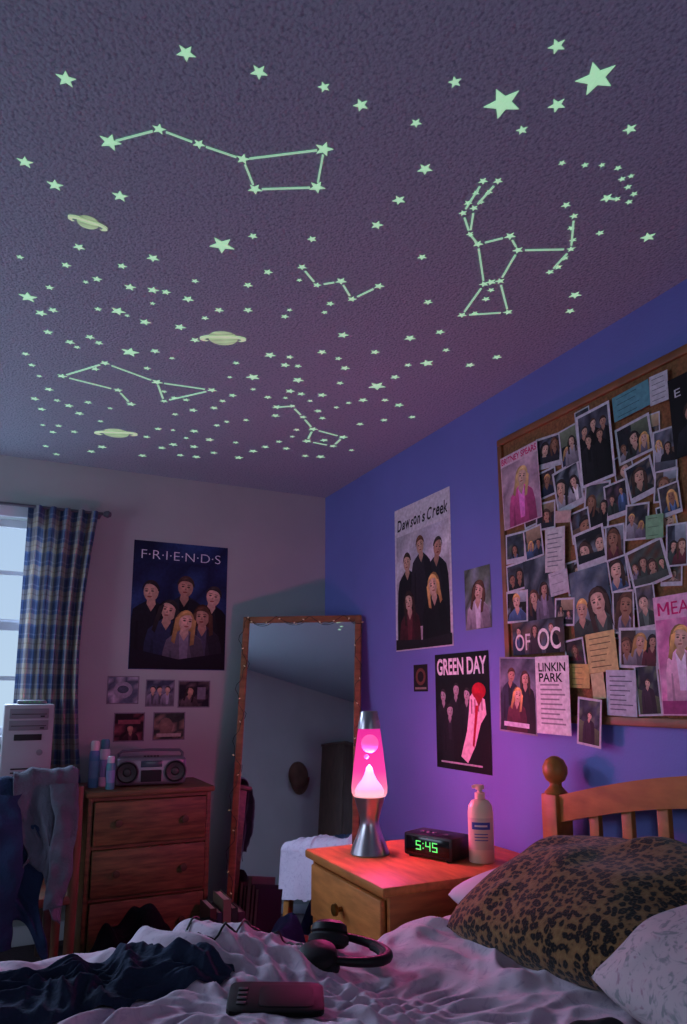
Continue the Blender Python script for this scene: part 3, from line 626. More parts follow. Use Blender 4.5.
# ------------------------------------------------------------------ curtain, rod
def plaid_mat():
    m = bpy.data.materials.new('plaid_cotton'); m.use_nodes = True; nt = m.node_tree; b = nt.nodes['Principled BSDF']
    uv = nt.nodes.new('ShaderNodeUVMap'); sx = nt.nodes.new('ShaderNodeSeparateXYZ'); nt.links.new(uv.outputs[0], sx.inputs[0])
    def ramp(src, sc, stops):
        mu = nt.nodes.new('ShaderNodeMath'); mu.operation = 'MULTIPLY'; mu.inputs[1].default_value = sc; nt.links.new(src, mu.inputs[0])
        fr = nt.nodes.new('ShaderNodeMath'); fr.operation = 'FRACT'; nt.links.new(mu.outputs[0], fr.inputs[0])
        rp = nt.nodes.new('ShaderNodeValToRGB'); rp.color_ramp.interpolation = 'CONSTANT'
        el = rp.color_ramp.elements
        el[0].position = stops[0][0]; el[0].color = lin(stops[0][1]); el[1].position = stops[1][0]; el[1].color = lin(stops[1][1])
        for p, c in stops[2:]: e = el.new(p); e.color = lin(c)
        nt.links.new(fr.outputs[0], rp.inputs[0]); return rp
    st = [(0, '#44567c'), (.30, '#7f8ba4'), (.36, '#4c5f84'), (.5, '#a29a8e'), (.68, '#8c7c68'), (.74, '#aca292'), (.92, '#5f7296')]
    r1 = ramp(sx.outputs[0], 8, st); r2 = ramp(sx.outputs[1], 8, st)
    mx = nt.nodes.new('ShaderNodeMixRGB'); mx.inputs[0].default_value = .5; nt.links.new(r1.outputs[0], mx.inputs[1]); nt.links.new(r2.outputs[0], mx.inputs[2])
    nt.links.new(mx.outputs[0], b.inputs['Base Color']); b.inputs['Roughness'].default_value = .9
    ts = nt.nodes.new('ShaderNodeBsdfTranslucent'); nt.links.new(mx.outputs[0], ts.inputs[0]); ms = nt.nodes.new('ShaderNodeMixShader'); ms.inputs[0].default_value = .15
    o = nt.nodes['Material Output']; nt.links.new(b.outputs[0], ms.inputs[1]); nt.links.new(ts.outputs[0], ms.inputs[2]); nt.links.new(ms.outputs[0], o.inputs[0]); return m
def cur(a, t):
    z = 2.17 - t*1.62; x = .06 + a*(.345 - .05*math.sin(PI*min(t*1.1, 1)) * a)
    y = 3.865 + .036*math.sin(a*2*PI*5 + .6*math.sin(3*t)) * (.6 + .4*t) + .008*math.sin(a*31+t*4)
    return Vector((x, y, z))
ct = thing('curtain', 'blue and tan plaid curtain hanging beside the window', 'curtain')
B().grid(cur, 120, 60, plaid_mat(), uv=lambda a, t: (a*.8, t*1.62)).build('curtain_cloth', ct, sharp=80)
rd = thing('curtain_rod', 'thin dark curtain rod with knob end above the window', 'curtain rod', (0, 3.87, 2.165))
B().tube([(-1.25, 0, 0), (.43, 0, 0)], .008, greyp, 10).build('rod', rd)
B().lathe([(0, 0), (.012, .002), (.018, .015), (.02, .025), (.012, .04), (0, .044)], greyp, TR(.43, 0, 0) @ RY(PI/2), 16).build('finial', rd)
b = B(); b.box((-.008, 0, -.008), (.008, .1, .008), greyp, M=TR(.415, 0, 0)); b.build('bracket', rd)

# ------------------------------------------------------------------ dresser
dr = thing('dresser', 'brown oak three-drawer dresser against the back wall', 'dresser', (.67, 3.63, 0))
hw, d0, d1, H_ = .28, -.21, .19, .77
b = B(); b.box((-hw, d0+.015, .06), (-hw+.022, d1, H_-.025), oakd, .003); b.box((hw-.022, d0+.015, .06), (hw, d1, H_-.025), oakd, .003)
b.box((-hw+.022, d1-.012, .06), (hw-.022, d1, H_-.025), oakd); b.box((-hw+.022, d0+.02, .06), (hw-.022, d1-.012, .08), oakd)
for z in (.07, .305, .525, .735): b.box((-hw+.022, d0+.018, z-.008), (hw-.022, d0+.05, z+.008), oakd)
b.build('carcass', dr)
B().box((-hw-.012, d0-.01, H_-.025), (hw+.012, d1, H_), oakd, .006).build('dresser_top', dr)
B().box((-hw+.01, d0+.04, 0), (hw-.01, d1-.02, .06), oakd, .003).build('plinth', dr)
for z0, z1 in ((.08, .295), (.315, .515), (.535, .725)):
    q = B().box((-hw+.026, d0-.002, z0), (hw-.026, d0+.018, z1), oakd, .006).build('drawer', dr)
    for x in (-.15, .15): B().lathe([(.008, 0), (.008, .012), (.017, .02), (.016, .028), (0, .031)], bronze, TR(x, d0-.002, (z0+z1)/2) @ RX(PI/2), 14).build('knob', q)
ZD = H_
bx = thing('boombox', 'silver portable stereo with two round speakers on the dresser', 'stereo', (.685, 3.58, ZD), (0, 0, R(-6)))
B().box((-.165, -.05, .004), (.165, .05, .135), silver, .02, seg=4).build('body', bx)
for x in (-.112, .112):
    sp_ = B().lathe([(.05, 0), (.052, .006), (.046, .009), (.042, .004), (.02, .002), (.016, .006), (0, .008)], black, TR(x, -.05, .066) @ RX(PI/2), 28).build('speaker', bx)
    B().lathe([(.052, .0), (.055, .007), (.051, .009), (.049, .004)], greyp, TR(x, -.05, .066) @ RX(PI/2), 28).build('speaker_ring', sp_)
B().box((-.048, -.054, .02), (.048, -.049, .075), blackm, .003).build('cassette_door', bx)
B().box((-.05, -.053, .088), (.05, -.049, .118), mat('tuner_glass', '#31404c', .2), .002).build('tuner_dial', bx)
B().tube([(-.15, 0, .12), (-.15, 0, .15), (-.135, 0, .163), (0, 0, .166), (.135, 0, .163), (.15, 0, .15), (.15, 0, .12)], .007, greyp, 8).build('handle', bx)
for x in (-.03, -.015, 0, .015, .03): B().box((x-.006, -.03, .133), (x+.006, -.012, .141), black, .001).build('button', bx)
def can(x, y, r, h, body, cap, label, name='spray_can'):
    t = thing(name, label, 'bottle', (x, y, ZD), group='bottles on the dresser')
    B().lathe([(0, 0), (r*.92, 0), (r, .006), (r, h*.74), (r*.86, h*.79), (r*.5, h*.8)], body, n=20).build('body', t)
    B().lathe([(r*.8, h*.78), (r*.84, h*.8), (r*.8, h*.97), (r*.6, h), (0, h)], cap, n=20).build('cap', t)
    B().lathe([(r*1.005, h*.2), (r*1.012, h*.22), (r*1.012, h*.55), (r*1.005, h*.57)], mat('label_'+name+str(int(h*1000)), '#7e93b8'), n=20).build('paper_band', t)
can(.425, 3.60, .024, .215, mat('spray_blue', '#5f86b0', .35), whitep, 'tall pale blue spray can with white cap at the dresser left')
can(.475, 3.63, .025, .22, mat('bottle_white', '#c9ccd4', .4), mat('cap_teal', '#3f7f8c', .4), 'tall white bottle with teal cap, middle of the dresser bottles', 'shampoo_bottle')
can(.488, 3.50, .020, .15, mat('bottle_teal', '#4d8f9c', .35), mat('cap_white2', '#c6cad2', .4), 'short teal bottle beside the silver stereo', 'lotion_tube')

# ------------------------------------------------------------------ desk, computer
dk = thing('desk', 'plain wooden desk under the window at left edge', 'desk', (-.42, 3.62, 0))
dw = mat('desk_wood', '#4a3630', .5, .25, 6, stretch=(1, 6, 6))
B().box((-.75, -.26, .735), (.70, .20, .765), dw, .004).build('desk_top', dk)
for x in (-.73, .65):
    for y in (-.24, .15): B().box((x, y, 0), (x+.045, y+.045, .735), dw, .003).build('leg', dk)
B().box((-.7, .16, .25), (.66, .175, .72), dw).build('back_panel', dk)
pc = thing('computer_tower', 'pale grey computer tower standing on the desk by the curtain', 'computer', (.12, 3.6, .765))
B().box((-.1, -.2, .008), (.1, .2, .395), beigep, .006).build('case', pc)
B().box((-.1, -.214, .008), (.1, -.199, .395), bezelp, .006).build('front_bezel', pc)
for z in (.335, .285): 
    q = B().box((-.078, -.2175, z), (.078, -.213, z+.042), bayp, .002).build('drive_bay', pc)
    B().box((-.07, -.2185, z+.017), (.07, -.217, z+.020), blackm).build('disc_slot', q)
    B().box((.045, -.2205, z+.006), (.062, -.217, z+.012), blackm).build('eject_button', q)
B().box((-.055, -.2175, .242), (.055, -.213, .268), blackm, .002).build('floppy_slot', pc)
B().lathe([(.013, 0), (.013, .004), (0, .006)], bayp, TR(.05, -.213, .19) @ RX(PI/2), 16).build('power_button', pc)
b = B()
for k in range(6): b.box((-.06, -.2155, .04+.016*k), (.06, -.213, .046+.016*k), blackm)
b.build('vent', pc)
for x in (-.08, .08):
    for y in (-.17, .17): B().lathe([(.012, 0), (.012, .009)], black, TR(x, y, 0), 10).build('foot', pc)
rb = thing('modem_box', 'small flat grey box lying on the computer tower', 'modem', (.13, 3.52, .765+.395))
B().box((-.06, -.06, 0), (.06, .08, .018), bayp, .006).build('shell', rb)
b = B()
for k in range(4): b.lathe([(.003, 0), (.003, .002), (0, .002)], mat('modem_led', '#3a5a40', emis='#50c070', es=.4), TR(-.03+.02*k, -.06, .010) @ RX(PI/2), 8)
b.build('indicator_lights', rb)

# ------------------------------------------------------------------ chair with clothes
ch = thing('desk_chair', 'wooden chair at the desk covered with clothes', 'chair', (.085, 2.93, 0))
chw = mat('chair_wood', '#6a4630', .5, .25, 8, stretch=(5, 5, 1))
for x in (-.21, .21): B().tube([(x, .06, 0), (x, .02, .43), (x, 0, .6), (x, -.02, .86)], [.017, .02, .02, .016], chw, 10).build('back_post', ch)
for x in (-.19, .19): B().tube([(x, .40, 0), (x, .38, .43)], [.015, .02], chw, 10).build('front_leg', ch)
B().box((-.225, 0, .43), (.225, .41, .465), chw, .01).build('seat', ch)
for z in (.62, .72): B().box((-.2, -.012, z), (.2, .008, z+.04), chw, .004).build('back_slat', ch)
B().box((-.205, -.032, .79), (.205, -.008, .86), chw, .008).build('top_rail', ch)
def cloth_mat(name, col, sc=7): return mat(name, col, .95, .25, sc, bump=.35, bscale=140, spec=.1)
def drape(name, label, cat, x0, x1, yc, zt, front, back, m, seed, rad=.035):
    Lf = back + PI*rad + front
    def fn(a, t):
        s_ = t*Lf; x = x0 + (x1-x0)*a
        if s_ < back: y = rad; z = zt - (back - s_)
        elif s_ < back + PI*rad: an = (s_-back)/rad; y = rad*math.cos(an); z = zt + rad*math.sin(an)
        else: y = -rad; z = zt - (s_ - back - PI*rad)
        k = max(0, zt - z); ln = .80 + .5*noise.noise(Vector((a*2.2, seed, 0)))
        z = zt - k*ln if k > 0 else z
        wa = a + .22*noise.noise(Vector((a*2, k*3.5, seed)))
        fold = .026*(.5+.5*math.sin(wa*9+seed)) + .034*(.5+.5*noise.noise(Vector((wa*3, k*5, seed)))) + .018*(.5+.5*math.sin(wa*6+k*15+2*noise.noise(Vector((a*3, k*3, seed)))))**2 + .008*noise.noise(Vector((a*11, k*16, seed)))
        y += (-1 if y < 0 else 1)*(fold*min(1, k*4+.15)) + (-.04*k if y < 0 else 0)
        x += .055*noise.noise(Vector((k*4, seed*2., a)))*min(1, k*3) + (a-.5)*(-.05)*math.sin(min(k*5, PI))
        z += .016*noise.noise(Vector((a*6, seed, s_*5)))
        return Vector((x, yc+y, z))
    t = thing(name, label, cat)
    o = B().grid(fn, 70, 90, m).build('fabric', t, sharp=80); md = o.modifiers.new('thick', 'SOLIDIFY'); md.thickness = .005
    return t
def limp(parent, name, pts, w, m, seed):        # flattened hanging sleeve
    P_ = [Vector(p) for p in pts]; n = len(P_)-1
    def fn(a, t):
        k = min(int(t*n), n-1); f = t*n-k; c_ = P_[k].lerp(P_[k+1], f); an = 2*PI*a
        ww = w*(1-.2*t)*(1+.3*noise.noise(Vector((t*4, seed, 0)))); x = ww*math.cos(an)
        y = .25*ww*math.sin(an)*(1+.6*noise.noise(Vector((a*4, t*5, seed)))) + .014*noise.noise(Vector((x/w*1.2, t*9, seed)))
        return c_ + Vector((x + .012*noise.noise(Vector((t*6, seed, 4))), y, .012*noise.noise(Vector((a*3, t*3, seed)))))
    B().grid(fn, 26, 50, m).build(name, parent, dbl=True, sharp=80)
jb = cloth_mat('jacket_blue', '#2a3854'); hgm = cloth_mat('hoodie_grey', '#5e5e6a')
jk = drape('denim_jacket', 'dark blue jacket draped over the left of the chair back', 'jacket', -.18, .20, 2.915, .862, .70, .35, jb, 3.1, .038)
limp(jk, 'sleeve', [(.045, 2.85, .85), (.05, 2.81, .74), (.07, 2.80, .60), (.05, 2.81, .44), (.06, 2.82, .34)], .05, jb, 2.2)
hd = drape('grey_hoodie', 'grey hoodie draped over the right of the chair back', 'hoodie', .065, .285, 2.915, .878, .46, .3, hgm, 8.4, .05)
limp(hd, 'sleeve', [(.235, 2.84, .88), (.245, 2.80, .78), (.23, 2.785, .66), (.235, 2.79, .56), (.22, 2.80, .46)], .042, hgm, 5.5)

# ------------------------------------------------------------------ mirror with string lights
MLOC = (1.368, 3.43, .003); MROT = (-.128, 0, R(-34))
mt = thing('standing_mirror', 'tall oak-framed mirror leaning near the room corner', 'mirror', MLOC, MROT)
mw, mh, st = .335, 1.645, .036
mirr = bpy.data.materials.new('mirror_glass'); mirr.use_nodes = True; nt = mirr.node_tree; pb = nt.nodes['Principled BSDF']
pb.inputs['Metallic'].default_value = 1; pb.inputs['Roughness'].default_value = .015
n = nt.nodes.new('ShaderNodeTexNoise'); n.inputs['Scale'].default_value = 3; rp = nt.nodes.new('ShaderNodeValToRGB')
rp.color_ramp.elements[0].color = (.84, .89, .94, 1); rp.color_ramp.elements[1].color = (.88, .93, .98, 1); nt.links.new(n.outputs[0], rp.inputs[0]); nt.links.new(rp.outputs[0], pb.inputs['Base Color'])
for lo, hi, nm in (((-mw, -.012, 0), (-mw+st, .018, mh), 'frame_stile'), ((mw-st, -.012, 0), (mw, .018, mh), 'frame_stile'), ((-mw+st, -.012, mh-st), (mw-st, .018, mh), 'frame_rail'), ((-mw+st, -.012, 0), (mw-st, .018, st), 'frame_rail')):
    B().box(lo, hi, mirror_oak, .005).build(nm, mt)
B().box((-mw+st-.005, -.002, st-.005), (mw-st+.005, .004, mh-st+.005), mirr).build('glass', mt)
sl = thing('string_lights', 'thin string of tiny fairy bulbs draped around the mirror frame', 'string lights', MLOC, MROT)
wire = mat('green_wire', '#1d2420', .6)
pts = []
for k in range(60): pts.append((-mw+.012+.022*math.sin(k*.55)+.008*math.sin(k*1.7), -.022-.006*math.cos(k*1.3), .16 + (mh-.17)*k/59))
for k in range(1, 60):
    a = k/59; pts.append((-mw + 2*mw*a, -.021, mh + .004 - .055*abs(math.sin(a*PI*3.5)) + .006*math.sin(a*19)))
for k in range(1, 30): pts.append((mw-.014+.020*math.sin(k*.7)+.006*math.sin(k*2.1), -.022, mh - .02 - .75*k/29))
B().tube(pts, .0017, wire, 5).build('wire', sl)
bulb = mat('fairy_bulb', '#c8b8a0', .3, emis='#ffcf9a', es=.2); rb_ = random.Random(4)
k = 2
while k < len(pts):
    p = Vector(pts[k]); B().lathe([(0, -.002), (.0028, 0), (.0028, .007), (0, .011)], bulb, TR(p.x, p.y-.003, p.z) @ RY(rb_.uniform(-1.8, 1.8)), 8).build('bulb', sl); k += rb_.choice([4, 5, 7, 8])

# ------------------------------------------------------------------ nightstand
NX0, NX1, NY0, NY1, NZ = 1.085, 1.765, 1.965, 2.55, .628
nsx, nsy = (NX0+NX1)/2, (NY0+NY1)/2; ax, ay = (NX1-NX0)/2, (NY1-NY0)/2
ns = thing('nightstand', 'orange oak nightstand with drawers between bed and mirror', 'nightstand', (nsx, nsy, 0))
B().box((-ax-.01, -ay-.012, NZ-.03), (ax, ay+.012, NZ), oak_h, .008).build('nightstand_top', ns)
b = B(); b.box((-ax+.02, -ay, .04), (ax, -ay+.02, NZ-.03), oak, .003); b.box((-ax+.02, ay-.02, .04), (ax, ay, NZ-.03), oak, .003); b.box((ax-.015, -ay+.02, .04), (ax, ay-.02, NZ-.03), oak)
for z in (.05, .385, .593): b.box((-ax+.02, -ay+.02, z-.012), (-ax+.06, ay-.02, z+.005), oak)
b.box((-ax+.02, -ay+.02, .04), (ax-.015, ay-.02, .05), oak); b.build('carcass', ns)
B().box((-ax+.05, -ay+.02, 0), (ax-.02, ay-.02, .04), oak, .003).build('plinth', ns)
for z0, z1 in ((.07, .37), (.40, .582)):
    q = B().box((-ax+.0, -ay+.025, z0), (-ax+.022, ay-.025, z1), oak_h, .007).build('drawer', ns)
    B().lathe([(.008, 0), (.008, .014), (.02, .022), (.019, .032), (0, .036)], brass, TR(-ax, 0, (z0+z1)/2) @ RY(-PI/2), 16).build('knob', q)
# lava lamp
ll = thing('lava_lamp', 'silver lava lamp glowing pink on the nightstand', 'lava lamp', (1.26, 2.385, NZ))
alu = mat('spun_aluminium', '#b9b4ba', .28, .05, 20, metal=.9)
B().lathe([(0, 0), (.070, 0), (.072, .004), (.066, .02), (.05, .06), (.036, .1), (.034, .115), (.040, .14), (.052, .18), (.060, .205), (.056, .206), (.04, .19), (0, .19)], alu, n=40).build('base', ll)
B().lathe([(.043, .448), (.040, .47), (.032, .51), (.030, .513), (0, .513)], alu, n=32).build('cap', ll)
gm = bpy.data.materials.new('glowing_pink_fluid'); gm.use_nodes = True; nt = gm.node_tree; nt.nodes.remove(nt.nodes['Principled BSDF'])
out = nt.nodes['Material Output']; tc = nt.nodes.new('ShaderNodeTexCoord'); sx = nt.nodes.new('ShaderNodeSeparateXYZ'); nt.links.new(tc.outputs['Generated'], sx.inputs[0])
rp = nt.nodes.new('ShaderNodeValToRGB'); e = rp.color_ramp.elements; e[0].position = 0; e[0].color = (1.0, .48, .50, 1); e[1].position = 1; e[1].color = (.75, .03, .32, 1); q = e.new(.16); q.color = (1.0, .20, .42, 1); q = e.new(.38); q.color = (1.0, .06, .38, 1)
nt.links.new(sx.outputs[2], rp.inputs[0]); em = nt.nodes.new('ShaderNodeEmission'); em.inputs[1].default_value = 1.35; nt.links.new(rp.outputs[0], em.inputs[0])
tp = nt.nodes.new('ShaderNodeBsdfTransparent'); tp.inputs[0].default_value = (1, .55, .75, 1); mx = nt.nodes.new('ShaderNodeMixShader'); mx.inputs[0].default_value = .58
nt.links.new(tp.outputs[0], mx.inputs[1]); nt.links.new(em.outputs[0], mx.inputs[2]); nt.links.new(mx.outputs[0], out.inputs[0])
B().lathe([(.058, .2), (.066, .215), (.067, .235), (.060, .30), (.052, .37), (.044, .43), (.041, .45)], gm, n=40).build('glass_globe', ll)
wax = mat('glowing_wax', '#ff7aa8', .4, .1, 12, emis=(1.0, .32, .48, 1), es=1.1)
for (x, y, z, rx, rz) in ((.003, 0, .392, .033, .034), (-.010, .006, .345, .010, .009)):
    B().lathe([(rx*math.sin(PI*k/12), -rz*math.cos(PI*k/12)) for k in range(13)], wax, TR(x, y, z), 18).build('wax_blob', ll)
B().lathe([(.053, .207), (.055, .222), (.046, .240), (.028, .262), (.017, .285), (.012, .305), (0, .318)], mat('hot_wax', '#ffc8b8', .4, emis=(1, .56, .52, 1), es=2.0), n=24).build('wax_pool', ll)
# alarm clock
ck = thing('alarm_clock', 'black digital alarm clock with green digits on the nightstand', 'alarm clock', (1.455, 2.235, NZ), (0, 0, R(-68)))
B().box((-.105, -.06, .004), (.105, .06, .082), black, .008).build('body', ck)
for x in (-.08, .08):
    for y in (-.045, .045): B().lathe([(.01, 0), (.01, .006)], blackm, TR(x, y, 0), 8).build('foot', ck)
B().box((-.092, -.0625, .016), (.092, -.059, .072), mat('dark_display', '#050806', .12), .002).build('display', ck)
green = mat('green_digits', '#40ff60', emis=(.16, .9, .22, 1), es=.75)
SEG = {'5': 'acdfg', '4': 'bcfg'}
def digit(b, ch_, x, w=.021, h=.031, t=.0034):
    z0 = .044 - h/2; z1 = .044 + h/2; zm = .044
    S = {'a': (x, z1-t, x+w, z1), 'd': (x, z0, x+w, z0+t), 'g': (x, zm-t/2, x+w, zm+t/2), 'f': (x, zm, x+t, z1), 'b': (x+w-t, zm, x+w, z1), 'c': (x+w-t, z0, x+w, zm)}
    for k in SEG[ch_]: a = S[k]; b.box((a[0], -.0637, a[1]), (a[2], -.0626, a[3]), green)
b = B(); digit(b, '5', -.048); digit(b, '4', -.006); digit(b, '5', .023)
for z in (.036, .052): b.box((-.0185, -.0637, z-.002), (-.0145, -.0626, z+.002), green)
b.build('digits', ck)
for x in (-.05, -.025, 0, .05): B().box((x-.009, -.02, .08), (x+.009, -.004, .086), greyp, .001).build('button', ck)
# lotion bottle
lb = thing('lotion_bottle', 'white pump lotion bottle with blue label on the nightstand', 'bottle', (1.55, 2.10, NZ), (0, 0, R(-35)))
lw = mat('lotion_cream', '#ead2b4', .35, .04, 6)
B().lathe([(0, 0), (.042, 0), (.044, .006), (.044, .165), (.041, .188), (.03, .206), (.016, .212), (.016, .216)], lw, n=32, sy_=.72).build('body', lb)
B().lathe([(.017, .212), (.018, .215), (.018, .232), (.009, .235), (.007, .245), (0, .245)], lw, n=18).build('pump_collar', lb)
b = B(); b.lathe([(.014, .243), (.016, .246), (.015, .258), (0, .261)], lw, n=18); b.tube([(0, 0, .253), (-.018, 0, .253), (-.027, 0, .250)], [.008, .007, .005], lw, 8); b.build('pump_head', lb)
lblue = mat('label_blue', '#34489c', .5); lpale = mat('label_cream', '#d8c2ac', .5)
lbl = B(); lbl.lathe([(.0447, .045), (.0447, .15)], lpale, n=20, sy_=.73, a0=PI*1.1, a1=PI*1.9)
lbl.lathe([(.0452, .112), (.0452, .136)], lblue, n=20, sy_=.735, a0=PI*1.26, a1=PI*1.74)
for z in (.095, .085, .075): lbl.lathe([(.0452, z), (.0452, z+.003)], lblue, n=12, sy_=.735, a0=PI*1.33, a1=PI*1.67)
lbl.lathe([(.0456, .121), (.0456, .127)], whitep, n=12, sy_=.74, a0=PI*1.34, a1=PI*1.66)
lbl.build('paper_label', lb)

# ------------------------------------------------------------------ bed
bd = thing('bed_frame', 'oak bed frame with slatted headboard against the blue wall', 'bed', (1.70, 1.125, 0))
for y in (-.755, .755):
    b = B(); b.box((-.036, y-.036, 0), (.036, y+.036, .875), bedw, .006)
    b.lathe([(.036, .872), (.038, .88), (.03, .888), (.02, .9), (.02, .91), (.032, .92), (.041, .942), (.041, .962), (.03, .985), (.012, .996), (0, .998)], bedw, TR(0, y, 0), 24); b.build('headboard_post', bd)
def arch(y): return .875 + .125*math.cos(y/.72*PI/2)
b = B()
def rail(a, t):
    y = -.72 + 1.44*a; k = t*4; z = arch(y); q = [(-.02, z-.085), (-.02, z), (.02, z), (.02, z-.085), (-.02, z-.085)]
    return Vector((q[int(round(k))][0], y, q[int(round(k))][1]))
b.grid(rail, 32, 4, bedw); b.build('top_rail', bd)
B().box((-.018, -.72, .50), (.018, .72, .57), bedw, .005).build('lower_rail', bd)
for k in range(10):
    y = .583 - k*.1296; B().box((-.010, y-.02, .57), (.010, y+.02, arch(y)-.08), bedw, .004).build('slat', bd)
for y in (-.73, .73): B().box((-2.0, y-.012, .2), (-.036, y+.012, .34), bedw, .004).build('side_rail', bd)
b = B(); b.box((-2.03, -.75, .0), (-1.97, -.69, .42), bedw, .006); b.build('foot_post', bd)
b = B(); b.box((-2.03, .69, .0), (-1.97, .75, .42), bedw, .006); b.build('foot_post', bd)
sheetm = mat('lilac_sheet', '#8d8496', .9, .08, 8)
B_ = B().box((-.30, .43, .22), (1.655, 1.82, .49), sheetm, .05, seg=4).build('mattress'); tag(B_, 'thick mattress under the rumpled comforter', 'mattress')

def sst(a, b, x):
    t = min(1, max(0, (x-a)/(b-a))); return t*t*(3-2*t)
def nz(x, y, f, s): return noise.noise(Vector((x*f+s, y*f-s*.7, s*1.3)))
FLAT = []
def flatk(x, y):
    k = 0
    for cx, cy_, r in FLAT: k = max(k, math.exp(-(((x-cx)**2+(y-cy_)**2)/r**2)**2))
    return k
FOLDS = [(.5, 40, .015, 11), (2.2, 34, .018, 15), (1.25, 52, .015, 19), (2.75, 60, .014, 23), (.95, 78, .012, 27), (1.9, 95, .010, 31), (.15, 70, .012, 37), (2.5, 120, .008, 41), (1.1, 135, .007, 43)]
def base(x, y):
    return .545 + .075*(1-sst(.42, .92, x)) + .025*math.exp(-((x-.50)**2/.03+(y-1.70)**2/.02)) + .012*sst(.95, 1.1, x)
def Hh(x, y):
    wx = x + .20*nz(x, y, 1.9, 3) + .08*nz(x, y, 4.5, 5); wy = y + .20*nz(x, y, 1.9, 7) + .08*nz(x, y, 4.5, 9)
    w = .022*nz(x, y, 2.2, 1) - .010
    for th, fr_, am, sd in FOLDS:
        mask = sst(-.25, .35, nz(x, y, 3.4, sd+5))
        if mask > 0:
            sn = math.sin(.5*(fr_*(wx*math.cos(th)+wy*math.sin(th)) + 2.4*nz(x, y, 3, sd))); cc = 1-sn*sn; w += am*mask*(.45*cc + .35*cc**3 + .2*(1-abs(sn))**2)
    k = 1 - .85*flatk(x, y)
    if x > 1.15: k *= max(.3, 1-(x-1.15)*2.4)
    return base(x, y) + w*k
def floral():
    m = bpy.data.materials.new('lilac_comforter_cotton'); m.use_nodes = True; nt = m.node_tree; b = nt.nodes['Principled BSDF']
    tc = nt.nodes.new('ShaderNodeTexCoord'); n0 = nt.nodes.new('ShaderNodeTexNoise'); n0.inputs['Scale'].default_value = 18; n0.inputs['Detail'].default_value = 4; n0.inputs['Roughness'].default_value = .6; n0.inputs['Distortion'].default_value = 2.2
    nt.links.new(tc.outputs['Object'], n0.inputs['Vector'])
    rp = nt.nodes.new('ShaderNodeValToRGB'); e = rp.color_ramp.elements; e[0].position = .34; e[0].color = lin('#a597a8'); e[1].position = .46; e[1].color = lin('#bcabb8'); q = e.new(.60); q.color = lin('#bcabb8'); q = e.new(.72); q.color = lin('#ab98aa')
    nt.links.new(n0.outputs['Fac'], rp.inputs[0]); nt.links.new(rp.outputs[0], b.inputs['Base Color']); b.inputs['Roughness'].default_value = 1; b.inputs['Specular IOR Level'].default_value = .05; b.inputs['Sheen Weight'].default_value = .15
    n2 = nt.nodes.new('ShaderNodeTexNoise'); n2.noise_type = 'RIDGED_MULTIFRACTAL'; n2.inputs['Scale'].default_value = 11; n2.inputs['Detail'].default_value = 3; n2.inputs['Distortion'].default_value = 1.2; nt.links.new(tc.outputs['Object'], n2.inputs['Vector'])
    n3 = nt.nodes.new('ShaderNodeTexNoise'); n3.inputs['Scale'].default_value = 350; nt.links.new(tc.outputs['Object'], n3.inputs['Vector'])
    ad = nt.nodes.new('ShaderNodeMath'); ad.operation = 'MULTIPLY_ADD'; ad.inputs[1].default_value = .12; nt.links.new(n3.outputs['Fac'], ad.inputs[0]); nt.links.new(n2.outputs['Fac'], ad.inputs[2])
    bp = nt.nodes.new('ShaderNodeBump'); bp.inputs['Strength'].default_value = .38; bp.inputs['Distance'].default_value = .010; nt.links.new(ad.outputs[0], bp.inputs['Height']); nt.links.new(bp.outputs[0], b.inputs['Normal'])
    return m
def settle(u, v):
    z = .58
    for _ in range(6): p = on_z(u, v, z); z = base(p.x, p.y)
    return p
dp = settle(276, 1004); hpp = settle(343, 962)
FLAT.append((dp.x, dp.y, .12)); FLAT.append((hpp.x, hpp.y, .11))
def duvet(a, t):
    x = -.38 + 2.02*a; s_ = .36 + 1.95*t; y0 = 1.79; r = .105
    if s_ <= y0: return Vector((x, s_, Hh(x, s_)))
    an = min((s_-y0)/r, PI/2); y = y0 + r*math.sin(an); z = Hh(x, y0+ .3*(s_-y0)) - r*(1-math.cos(an))
    ex = s_ - y0 - r*PI/2
    if ex > 0: z -= ex; y += .012*noise.noise(Vector((x*7, ex*3, 3))) 
    return Vector((x, min(y, 1.91), z))
tag(B().grid(duvet, 420, 380, floral()).build('comforter', sharp=85), 'rumpled lilac patterned comforter spread over the bed', 'comforter')

def pillow(name, label, lx, ly, th, m, loc, rot, seed, pinch=.10, wr=1.0):
    t = thing(name, label, 'pillow', loc, rot)
    b = B(); i = b.mi(m)
    for sgn in (1, -1):
        def fn(a, c):
            u = 2*a-1; v = 2*c-1
            k = max(0, (1-abs(u)**2.4))**.5 * max(0, (1-abs(v)**2.4))**.5
            x = u*lx/2*(1 - pinch*abs(v)**4); y = v*ly/2*(1 - pinch*abs(u)**4)
            wv = .014*noise.noise(Vector((x*7+seed, y*7, seed))) + .012*(.5+.5*math.sin(26*(x*.6+y)+2.5*noise.noise(Vector((x*5, y*5, seed)))))*sst(-.1, .4, noise.noise(Vector((x*6, y*6, seed+3))))
            return Vector((x, y, sgn*(th/2*k) + (wv*wr*k if sgn > 0 else 0)))
        b.grid(fn, 64, 64, m)
    b.build('pillow_cover', t, dbl=True, sharp=80)
    return t
